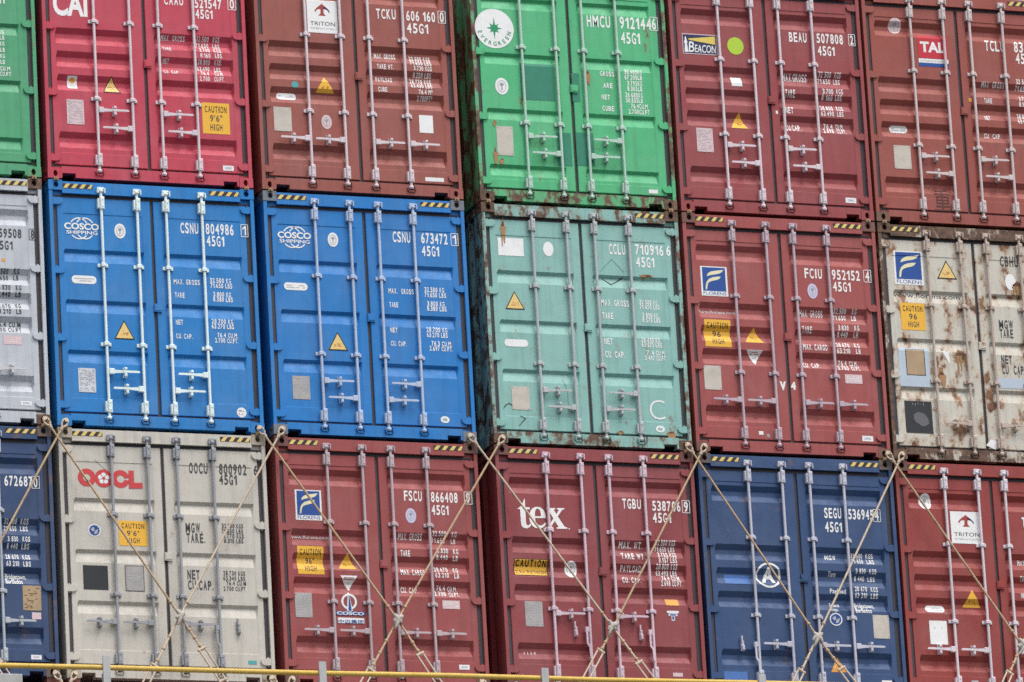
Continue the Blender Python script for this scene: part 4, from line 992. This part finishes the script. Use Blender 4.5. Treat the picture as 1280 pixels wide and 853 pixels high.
        if not o.get('blank'):
            A.ring(cx, cz, w*0.33, h*0.36, 0.008, M['faint'], 1); A.rect(cx, cz, w*0.12, h*0.44, M['faint'], 2); A.ell(cx, cz+h*0.12, w*0.15, h*0.08, M['grey'], 3)
    elif t == 'pill':
        A.rect(cx, cz, w, h, W_, 0, h*0.48)
        if not o.get('blank'): lines_block(A, cx, cz, w*0.8, h*0.55, 2, M['faint'], 1, rnd, 0.7)
    elif t == 'dot': A.ell(cx, cz, w/2, h/2, M[o['col']])
    elif t == 'dot2':
        A.ell(cx, cz, w/2, h/2, W_)
        if o.get('green'): A.text('O', cx-w*0.22, cz-h*0.2, w*0.44, h*0.4, M['teal'], 1); lines_block(A, cx, cz, w*0.5, h*0.3, 2, M['teal'], 1, rnd, 0.8)
        else: lines_block(A, cx, cz+h*0.16, w*0.6, h*0.2, 2, M['dgrey'], 1, rnd, 0.7); lines_block(A, cx, cz-h*0.16, w*0.6, h*0.2, 2, M['red'], 1, rnd, 0.7)
    elif t == 'dot3':
        A.ell(cx, cz, w/2, h/2, W_); A.ell(cx, cz, w*0.41, h*0.41, M['blue'], 1)
        for p in ([(-0.3, 0.1), (-0.05, 0.28), (0.02, -0.02), (-0.15, -0.1)], [(0.02, -0.05), (0.3, 0.12), (0.2, -0.25), (-0.05, -0.3)]): A.poly([(cx+a*w, cz+b*h) for a, b in p], M['faint'], 2)
    elif t == 'rect': A.rect(cx, cz, w, h, M[o['col']])
    elif t == 'tag': A.rect(cx, cz, w, h, W_); A.text('CIMC', cx-w*0.3, cz-h*0.16, w*0.6, h*0.34, M['blue'], 1)
    elif t == 'tagpale': A.rect(cx, cz, w, h, M['pink'] if not o else W_); lines_block(A, cx, cz, w*0.8, h*0.6, 3, M['white'], 1, rnd, 0.5)
    elif t == 'minilabel': A.rect(cx, cz, w, h, W_); A.ell(cx, cz+h*0.18, w*0.3, h*0.2, M['orange'], 1); lines_block(A, cx, cz-h*0.25, w*0.6, h*0.2, 2, M['faint'], 1, rnd, 0.8)
    elif t == 'patch': A.rect(cx, cz, w, h, M['patch'])
    elif t == 'patchpale': A.rect(cx, cz, w, h, M['palepatch'])
    elif t == 'darkpanel':
        A.rect(cx, cz, w, h, M['dark']); pts = []
        for k in range(16): a = 2*math.pi*k/16; pts.append((cx+0.03+w*0.27*math.cos(a)*(1+0.15*rnd.random()), cz-h*0.06+h*0.17*math.sin(a)*(1+0.3*rnd.random())-0.25*h*0.27*math.cos(a)))
        A.poly(pts, M['slate'], 1)
        for k in range(5): A.rect(cx+w*(-0.2+0.1*k), cz+h*(0.42-0.03*rnd.random()), 0.006, h*0.14*rnd.random(), M['grey'], 1)
    elif t == 'shard': A.poly([(cx-w/2, cz+h/2), (cx+w/2, cz-h/2), (cx+w*0.45, cz+h*0.4)], W_)
    elif t == 'flap': A.poly([(cx-w/2, cz-h*0.1), (cx+w*0.3, cz-h/2), (cx+w/2, cz+h*0.3), (cx-w*0.05, cz+h/2)], W_)
    elif t == 'rustspot':
        for q, (sc, mm) in enumerate(((1.35, M['rusthalo']), (1.0, M['rust']))):
            pts = []
            for k in range(40):
                a = 2*math.pi*k/40; r = sc*(0.62+0.5*rnd.random()*(0.6+0.4*math.sin(3*a+len(seed)))); dz = -h*0.5*rnd.random()*(1.6-sc) if math.sin(a) < -0.3 and q == 0 else 0
                pts.append((cx+w/2*r*math.cos(a), cz+h/2*r*math.sin(a)+dz))
            A.poly(pts, mm, q)
        for k in range(4):
            x = cx+w*rnd.uniform(-0.45, 0.45); l = h*rnd.uniform(0.4, 1.3); ww = 0.012+0.02*rnd.random(); A.poly([(x-ww, cz), (x+ww, cz), (x+ww*0.3, cz-h*0.4-l), (x-ww*0.3, cz-h*0.4-l)], M['rusthalo'], 2+0.2*k)
    elif t == 'line':
        P = o['pts']; hw = o['w']/2
        for (xa, za), (xb, zb) in zip(P, P[1:]):
            dx, dz = xb-xa, zb-za; l = math.hypot(dx, dz) or 1; nx, nz = -dz/l*hw, dx/l*hw; A.poly([(xa+nx*0.5, za+nz*0.5), (xa-nx*0.5, za-nz*0.5), (xb-nx, zb-nz), (xb+nx, zb+nz)], M[o['col']])
    return A.build(NAMES[t], parent, lab)

# ------------------------------------------------------------------ the containers: build the shared shapes once, then one tree of parts per box
SH = dict(frame=frame_mesh(), shell=shell_mesh(), latch=latch_mesh(), st0=stripe_mesh(0.168, 0.520), st1=stripe_mesh(1.905, 2.262))
for k in 'ABC':
    for d in (0, 1): SH['door'+k+str(d)] = door_mesh(k, d)
for d in (0, 1): SH['gasket%d' % d] = gasket_mesh(d)
for t in (0, 1):
    for r in (0, 1):
        for b in (0, 1): SH['cast%d%d%d' % (t, r, b)] = casting_mesh(t, r, b)
for i, bx in enumerate(BARX):
    SH['bar%d' % i] = bar_mesh(bx)
    for t in (0, 1): SH['keep%d%d' % (i, t)] = keeper_mesh(bx, t)
HZ = (0.250, 1.036, 1.832, 2.648)
for d in (0, 1):
    for j, z in enumerate(HZ): SH['hinge%d%d' % (d, j)] = hinge_mesh(d, z)
HI, LO, MI = 0.652, 0.455, 0.635
STD = [(0, HI, 'R'), (1, LO, 'L'), (2, LO, 'R'), (3, HI, 'L')]; ALT = [(0, 0.838, 'R'), (1, 0.628, 'L'), (2, 0.832, 'R'), (3, 0.622, 'L')]; GRN = [(0, 0.812, 'R'), (1, 0.610, 'L'), (2, 0.602, 'R'), (3, 0.808, 'L')]; OUT = [(0, MI, 'L'), (1, MI, 'L'), (2, MI, 'R'), (3, MI, 'R')]
HM = {}
def handle(b, z, m):
    if (b, z, m) not in HM: HM[(b, z, m)] = handle_mesh(BARX[b], z, m)
    return HM[(b, z, m)]
TIERZ = {'T': 2.926, 'M': 0.01, 'B': -2.906}
# label, short name, door pressing, coat, rust, frame rust, casting rust, bar colour, lettering, handles, spare catches, stripes, casting colour
ZN, ZP, ZG = (212, 208, 212), (214, 200, 206), (186, 186, 190)
BOXES = {
 'T0': ('bright green container cut off by the left edge, top row', 'top left green container', 'C', (74, 160, 114), 0.05, 0.3, 0.45, (170, 200, 185), 'wtext', GRN, (), 'lr', None),
 'T1': ('crimson red container with silver lock bars and a yellow height sign', 'crimson container', 'B', (190, 62, 82), 0.02, 0.04, 0.12, ZP, 'wtext', ALT, (), 'lr', None),
 'T2': ('brown container with a white square sign, beside the crimson one in the top row', 'brown container beside the crimson one', 'B', (152, 80, 71), 0.04, 0.10, 0.3, ZP, 'wtext', OUT, (), 'lr', None),
 'T3': ('rust streaked green container with a round white star emblem', 'green container with star emblem', 'C', (78, 180, 124), 0.14, 0.62, 0.75, (176, 205, 190), 'wtext', GRN, (), 'lr', (120, 84, 70)),
 'T4': ('maroon container with a navy lighthouse sign and a lime disc', 'maroon container with lime disc', 'B', (150, 66, 69), 0.03, 0.10, 0.32, ZP, 'wtext', ALT, (), 'lr', None),
 'T5': ('brown container with a red square sign at the upper right corner', 'brown container at the upper right', 'B', (152, 75, 66), 0.05, 0.18, 0.5, (206, 190, 190), 'wtext', ALT, (), 'lr', (110, 78, 68)),
 'M0': ('light grey container cut off by the left edge, middle row', 'light grey container at the left edge', 'B', (186, 190, 198), 0.05, 0.18, 0.75, (200, 200, 205), 'dgrey', OUT, (), 'lr', (120, 108, 100)),
 'M1': ('clean bright blue container next to the light grey one at the left', 'left bright blue container', 'A', (24, 121, 193), 0.0, 0.03, 0.05, (222, 236, 236), 'wtext', STD, (), 'lr', None),
 'M2': ('bright blue container with greyish corner castings, between blue and teal neighbours', 'right bright blue container', 'A', (26, 119, 193), 0.01, 0.07, 0.35, (176, 190, 216), 'wtext', STD, (), 'lr', (112, 120, 132)),
 'M3': ('pale teal container with rusty brown corner posts', 'pale teal container', 'A', (134, 182, 175), 0.18, 0.58, 0.9, (178, 182, 184), 'wtext', STD, (), 'r', (110, 76, 66)),
 'M4': ('middle row maroon container with a square blue logo, right of the teal one', 'middle row maroon container', 'B', (158, 75, 73), 0.02, 0.10, 0.4, (188, 168, 178), 'wtext', OUT, (), 'lr', (118, 76, 70)),
 'M5': ('rust stained white container with a yellow sign at the right edge', 'rusty white container', 'A', (199, 194, 182), 0.43, 0.82, 0.85, (190, 172, 160), 'dgrey', [(1, 0.462, 'L'), (2, 0.458, 'R')], (), 'l', (120, 84, 70)),
 'B0': ('dark blue container cut off by the left edge, bottom row', 'dark blue container at the lower left', 'B', (46, 70, 110), 0.08, 0.25, 0.5, (176, 182, 190), 'wtext', OUT, (), 'lr', (88, 84, 88)),
 'B1': ('pale beige container with large red lettering', 'beige container', 'A', (194, 188, 178), 0.04, 0.12, 0.35, (150, 152, 158), 'dgrey', [(0, MI+0.02, 'L'), (1, MI+0.02, 'L'), (2, MI+0.02, 'R'), (3, 0.62, 'H')], ((2.03, 0.64),), 'lr', (168, 158, 140)),
 'B2': ('bottom row maroon container with a square blue logo, beside the beige one', 'bottom row maroon container with blue logo', 'B', (153, 70, 70), 0.03, 0.12, 0.4, (184, 166, 172), 'wtext', OUT, (), 'lr', (110, 72, 68)),
 'B3': ('dark maroon container with very large white lowercase lettering', 'maroon container with big lettering', 'B', (143, 63, 67), 0.03, 0.14, 0.3, (208, 184, 196), 'wtext', [(0, 0.918, 'R'), (1, 0.735, 'H'), (2, 0.906, 'R'), (3, 0.725, 'H')], ((0.87, 0.73), (1.666, 0.71)), 'lr', (112, 66, 64)),
 'B4': ('navy blue container with a white circled letter', 'navy container', 'B', (46, 74, 118), 0.05, 0.2, 0.4, (190, 190, 204), 'wtext', [(0, 0.62, 'H'), (1, MI, 'L'), (2, MI, 'R'), (3, MI, 'R')], ((0.42, 0.62),), 'lr', (92, 84, 88)),
 'B5': ('reddish brown container with a white square sign at the lower right corner', 'brown container at the lower right', 'B', (148, 59, 55), 0.03, 0.08, 0.3, (214, 204, 212), 'wtext', OUT, (), 'lr', (104, 66, 60)),
}


def build_box(key, spec):
    label, short, kind, col, rust, frust, crust, bar, tcol, handles, catches, stripes, cast = spec
    col = srgb(*col)
    root = thing('shipping_container', (COLX[int(key[1])], 0, TIERZ[key[0]]), label, 'container', 'shipping containers stacked in three tiers')
    pm = paint('coat '+short, col, rust, 0.35); fm = paint('frame coat '+short, col, frust, 0.5, 0.55, 0, 0.1, 6.0); cm = paint('casting coat '+short, srgb(*cast) if cast else col, crust, 0.5, 0.6, 0, 0.05, 9.0)
    bm_ = paint('bar coat '+short, srgb(*bar), 0.06 if rust < 0.3 else 0.24, 0.3, 0.45, 0.0, 0.05, 9.0, 0.1)
    put('shell', SH['shell'], [fm if frust > 0.5 else pm], root); put('frame', SH['frame'], [fm], root)  # rusty boxes: rust coat on side walls also darkens the shaded gaps by colour
    for t in (0, 1):
        for r in (0, 1):
            for b in (0, 1): put('corner_casting', SH['cast%d%d%d' % (t, r, b)], [cm], root)
        for i in range(4): put('cam_keeper', SH['keep%d%d' % (i, t)], [bm_ if t else fm], root)
    if 'l' in stripes: put('hazard_stripe', SH['st0'], [M['stripe'], M['styel']], root)
    if 'r' in stripes: put('hazard_stripe', SH['st1'], [M['stripe'], M['styel']], root)
    doors = []
    for d in (0, 1):
        o = put('door', SH['door'+kind+str(d)], [pm], root); doors.append(o)
        put('gasket', SH['gasket%d' % d], [M['rubber']], o)
        for j in range(4): put('hinge', SH['hinge%d%d' % (d, j)], [pm], o)
        for i in (2*d, 2*d+1): put('locking_bar', SH['bar%d' % i], [bm_], o)
    put('latch_plate', SH['latch'], [pm], doors[1])
    for b, z, m in handles: put('door_handle', handle(b, z, m), [bm_], doors[b//2])
    for x, z in catches: put('handle_catch', catch_mesh(x, z), [bm_], doors[0 if x < 1.22 else 1])
    # markings
    arts = {}
    T_ = M[tcol]
    for n, e in enumerate(DATA.get(key, [])):
        if e[0] == 't':
            _, grp, s, x, z, w_, h_, o = e; d = 0 if x < 1.21 else 1
            nm = {'n': 'serial_lettering', 'w': 'weight_lettering', 'web': 'web_address', 'zhong': 'chinese_character', 'chalk': 'chalk_letter', 'mark': 'painted_mark'}[grp]
            A = arts.setdefault((nm, d, n), Art(kind, d)); m = M[o['col']] if 'col' in o else M['ink'] if grp == 'zhong' else M['wtext'] if grp == 'chalk' else T_
            if grp in 'nw' and (s.upper() == s): A.sign(s, x, z+(0.02*h_ if grp == 'w' else 0), w_, h_*(0.96 if grp == 'w' else 1), m, 0, 0.024 if grp == 'n' else 0.026)
            else: A.text(s, x, z, w_, h_, m, 0, 0.07 if o.get('bold') else -0.018 if grp == 'chalk' else 0.0 if grp in ('web', 'zhong') else 0.012)
            if o.get('box'):
                a = w_/2+0.020; b = h_/2+0.016; c0, c1 = x+w_/2, z+h_/2
                for dx, dz, ww, hh in ((0, b, 2*a, 0.007), (0, -b, 2*a, 0.007), (-a, 0, 0.007, 2*b), (a, 0, 0.007, 2*b)): A.rect(c0+dx, c1+dz, ww, hh, m, 1)
        else: draw(e, kind, 0 if e[1] < 1.21 else 1, doors[0 if e[1] < 1.21 else 1], tcol, key+str(n))
    for (nm, d, _n), A in arts.items(): A.build(nm, doors[d])
    return root
for key, spec in BOXES.items(): build_box(key, spec)

# ------------------------------------------------------------------ twist locks between the tiers
def lock_mesh():
    mb = MB(); mb.box(-0.05, 0.05, 0.02, 0.15, 0.001, 0.019); mb.prism([(-0.026, -0.010), (0.026, -0.010), (0.030, 0.022), (0.016, 0.030), (-0.022, 0.028)], -0.022, -0.002)
    mb.box(-0.014, 0.014, -0.0018, 0.0195, 0.003, 0.017); mb.tube([(0.0, -0.040, 0.010), (0.0, -0.0225, 0.010)], 0.011, 8); return mb.mesh('twist_lock')
LM = lock_mesh()
for up, dn, z in (('T', 'M', 2.906), ('M', 'B', -0.010)):
    for c in range(6):
        for sd, x in (('left', 0.089), ('right', W-0.089)):
            if (c, sd) in ((0, 'left'), (5, 'right')): continue
            tag(put('twist_lock', LM, [M['tlock']]), 'twist lock under the %s foot of the %s' % (sd, BOXES[up+str(c)][1]), 'twist lock', 'twist locks between the tiers').location = (COLX[c]+x, 0, z)

# ------------------------------------------------------------------ lashing rods crossed in front of the bottom tier
DECKZ = -4.15
def lerp(a, b, t): return Vector(a)+(Vector(b)-Vector(a))*t
def lashing(eye, knot, low, ts, label, pale):
    eye, low = Vector(eye), Vector(low); base = thing('lashing_rod', low, label, 'lashing rod', 'lashing rods crossed over the bottom tier')
    L0 = lambda v: Vector(v)-low
    knot = Vector(knot) if knot else None
    d2 = (low-(knot or eye)).normalized(); foot = low+d2*((DECKZ+0.10-low.z)/d2.z)
    d1 = ((knot or low)-eye).normalized(); st = eye+d1*0.09
    tb0 = lerp(knot, low, ts) if knot else lerp(eye, foot, 0.35)
    mb = MB(); pts = [st]+([knot] if knot else [])+[tb0]
    mb.tube([L0(p) for p in pts], 0.0128, 10, 0)
    put('rod', mb.mesh('rod'), [M['rodpale' if pale else 'rod']], base)
    mb = MB(); side = d1.cross(Vector((0, 1, 0))).normalized(); nrm = side.cross(d1)          # eye hooked into the casting
    mb.loop(L0(eye+d1*0.030), d1, side, 0.054, 0.031, 0.0125); mb.tube([L0(eye+Vector((0, 0.075, 0))), L0(eye+Vector((0, 0.02, 0))), L0(eye+Vector((0, -0.012, 0))+d1*-0.01)], [0.018, 0.02, 0.024], 10)
    mb.tube([L0(eye+d1*0.082), L0(eye+d1*0.13)], [0.024, 0.017], 10); put('hook', mb.mesh('hook'), [M['rodpale']], base)
    k0 = knot or eye
    n = 4 if knot else 0
    for i in range(n):                                                                           # locking collars
        p = lerp(k0, tb0, 0.18+0.72*i/max(1, n-1)) if i else lerp(eye, k0, 0.93)
        dd = d2 if i else d1
        mb = MB(); mb.tube([L0(p-dd*0.016), L0(p-dd*0.008), L0(p+dd*0.008), L0(p+dd*0.016)], [0.017, 0.0225, 0.0225, 0.017], 10); put('collar', mb.mesh('collar'), [M['rod']], base)
    mb = MB(); s2 = d2.cross(Vector((0, 1, 0))).normalized()                                     # open-body turnbuckle
    tb1 = lerp(tb0, foot, 0.8)
    for q in (-1, 1): mb.tube([L0(tb0+s2*0.036*q), L0(tb1+s2*0.036*q)], 0.011, 8)
    for p in (tb0, lerp(tb0, tb1, 0.33), tb1): mb.tube([L0(p-s2*0.05), L0(p+s2*0.05)], 0.018, 8)
    mb.tube([L0(tb1), L0(foot)], 0.014, 8); put('turnbuckle', mb.mesh('turnbuckle'), [M['rodpale']], base)
    mb = MB(); mb.loop(L0(foot), (1, 0, 0), (0, 0, 1), 0.05, 0.06, 0.014); put('shackle', mb.mesh('shackle'), [M['steel']], base)
    return base
RNAME = {'c0': 'dark blue container at the left edge', 'c1': 'beige container', 'c2': 'maroon container with blue square logo', 'c3': 'maroon container with big white lettering', 'c4': 'navy container with the circled letter', 'c5': 'brown container at the lower right'}
for nm, e, k, b, ts in RODS:
    lashing(e, k, b, ts, 'tan lashing rod slanting down %s over the %s' % ('right' if nm[2] == 'A' else 'left', RNAME[nm[:2]]), nm in ('c1B', 'c4B', 'c3A'))
LNAME = {'c0R': 'right foot of the dark blue container', 'c1L': 'left foot of the beige container', 'c1R': 'right foot of the beige container', 'c2L': 'left foot of the maroon container by the beige one', 'c2R': 'right foot of the maroon container with blue square logo', 'c3L': 'left foot of the maroon container with big white lettering'}
for nm, e, b in LOW: lashing(e, None, b, 0, 'lower lashing rod hooked to the '+LNAME[nm], True)
def rag(c, label, seed):
    rnd = random.Random(seed); o = thing('rag_tie', c, label, 'tie', 'rags tied round the rod crossings')
    mb = MB()
    for a, rr in ((0.5, 0.027), (2.2, 0.026), (3.9, 0.023)):
        d = Vector((math.cos(a), 0, math.sin(a))); p = [d*t for t in (-0.068, -0.04, 0, 0.04, 0.068)]
        mb.tube([q+Vector((rnd.uniform(-.012, .012), -0.03+rnd.uniform(-.012, .008), rnd.uniform(-.012, .012))) for q in p], [rr*0.6, rr*1.1, rr*1.35, rr, rr*0.5], 10)
    put('wrap', mb.mesh('wrap'), [M['rag']], o)
    mb = MB(); x = rnd.uniform(-0.03, 0.03); mb.tube([(x, -0.05, -0.03), (x-0.03, -0.055, -0.08), (x-0.045, -0.05, -0.12)], [0.022, 0.018, 0.008], 8); put('loose_end', mb.mesh('loose_end'), [M['rag']], o)
for nm, e, k, b, ts in RODS:
    if nm[2] == 'A' and nm != 'c0A': rag(Vector(k)+Vector((0, 0.0, 0)), 'rag tied round crossed rods on the '+RNAME[nm[:2]], nm)

# ------------------------------------------------------------------ lashing bridge: yellow rail on grey posts, walkway, end plate
x0, x1 = RAIL[0][0]-4, RAIL[1][0]+4; zr = (RAIL[0][2]+RAIL[1][2])/2; sl_ = (RAIL[1][2]-RAIL[0][2])/(RAIL[1][0]-RAIL[0][0])
rz = lambda x: RAIL[0][2]+sl_*(x-RAIL[0][0])
r = thing('guard_rail', (RAIL[0][0], -1.0, DECKZ), 'yellow tubular guard rail on grey posts in front of the bottom tier', 'railing')
P = lambda x, y, z: (x-RAIL[0][0], y+1.0, z-DECKZ)
px = [POSTS[0][0]-2.55, POSTS[0][0], POSTS[1][0], POSTS[2][0], POSTS[2][0]+2.62, POSTS[2][0]+5.24, POSTS[2][0]+7.86]
for z_, nm in ((0, 'top_rail'), (-0.48, 'middle_rail')):
    mb = MB()
    n = 24; mb.tube([P(x0+(x1-x0)*i/n, -1.0+0.004*math.sin(i*2.1), rz(x0+(x1-x0)*i/n)+z_+0.004*math.sin(i*1.3)) for i in range(n+1)], 0.030, 12); put(nm, mb.mesh(nm), [M['rail']], r)
for i, x in enumerate(px):
    mb = MB(); top = POSTS[i-1][2] if 1 <= i <= 3 else -2.905
    mb.box(x-0.042, x+0.042, -0.052, -0.034, 0.0, top-DECKZ, 0, 0.003); mb.box(x-0.042, x-0.030, -0.034, 0.02, 0.0, top-DECKZ-0.2); mb.box(x-0.07, x+0.07, -0.09, 0.05, 0.001, 0.014)
    mb.v = [(a-RAIL[0][0], b, c) for a, b, c in mb.v]; put('post', mb.mesh('post'), [M['post']], r)
mb = MB(); mb.box(-9, 19, -1.35, -0.12, DECKZ-0.12, DECKZ); mb.box(-9, 19, -1.36, -1.345, DECKZ-0.25, DECKZ+0.08)
for x in range(-8, 19, 3): mb.box(x, x+0.2, -1.2, -0.3, -9.0, DECKZ-0.121)
tag(put('walkway', mb.mesh('walkway'), [M['steel']]), 'grey steel lashing walkway under the yellow rail', 'walkway')
mb = MB()
cx, cy, cz = PLATE_AT; mb.box(cx-0.18, cx+0.13, cy-0.03, cy+0.08, DECKZ+0.001, cz, 0, 0.008); mb.box(cx-0.26, cx+0.21, cy-0.09, cy+0.14, DECKZ+0.001, DECKZ+0.03)
tag(put('steel_stanchion', mb.mesh('steel_stanchion'), [M['post']]), 'flat grey steel stanchion top at the lower left corner', 'stanchion')
mb = MB(); mb.box(-9, 19, -0.05, 13.2, -3.5, -3.2); mb.box(-9, 19, -0.1, 0.1, -9.0, -3.501)
for c in range(6):
    for x in (0.0, W-0.162):
        for y in (0.0, LN-0.178): mb.box(COLX[c]+x+0.01, COLX[c]+x+0.152, y+0.01, y+0.168, -3.1995, -2.9065)
tag(put('hatch_cover', mb.mesh('hatch_cover'), [M['deck']]), 'dull red hatch cover carrying the bottom tier of containers', 'hatch cover')
mb = MB(); zs = [(-24.0, 1.5), (-20.0, 0.4), (-14.0, 0.0), (-9.0, -0.3)]
vs = [(x, y, z) for z, o in zs for x, y in ((-12+o, -6), (22-o, -6), (22-o*0.5, 60), (5, 92), (-12+o*0.5, 60))]
fs = [(i*5+j, i*5+(j+1) % 5, (i+1)*5+(j+1) % 5, (i+1)*5+j) for i in range(3) for j in range(5)]+[(15, 16, 17, 18, 19), (4, 3, 2, 1, 0)]
mb.add(vs, fs); tag(put('ship_hull', mb.mesh('ship_hull'), [M['hull']]), 'dark blue hull of the container ship below the deck', 'ship')
# sea
m = bpy.data.materials.new('sea water'); m.use_nodes = True; b = m.node_tree.nodes['Principled BSDF']; b.inputs['Base Color'].default_value = (0.03, 0.05, 0.055, 1); b.inputs['Roughness'].default_value = 0.15; b.inputs['IOR'].default_value = 1.33
t = m.node_tree.nodes.new('ShaderNodeTexNoise'); t.inputs['Scale'].default_value = 0.6; t.inputs['Detail'].default_value = 8; bp = m.node_tree.nodes.new('ShaderNodeBump'); bp.inputs['Strength'].default_value = 0.6; bp.inputs['Distance'].default_value = 0.4
tc = m.node_tree.nodes.new('ShaderNodeTexCoord'); m.node_tree.links.new(tc.outputs['Object'], t.inputs['Vector']); m.node_tree.links.new(t.outputs[0], bp.inputs['Height']); m.node_tree.links.new(bp.outputs[0], b.inputs['Normal'])
mb = MB(); mb.add([(-8000, -8000, -23.5), (8000, -8000, -23.5), (8000, 8000, -23.5), (-8000, 8000, -23.5)], [(0, 1, 2, 3)]); o = put('sea', mb.mesh('sea'), [m]); o['kind'] = 'structure'
bpy.data.objects.remove(TXO); bpy.data.curves.remove(TXT)
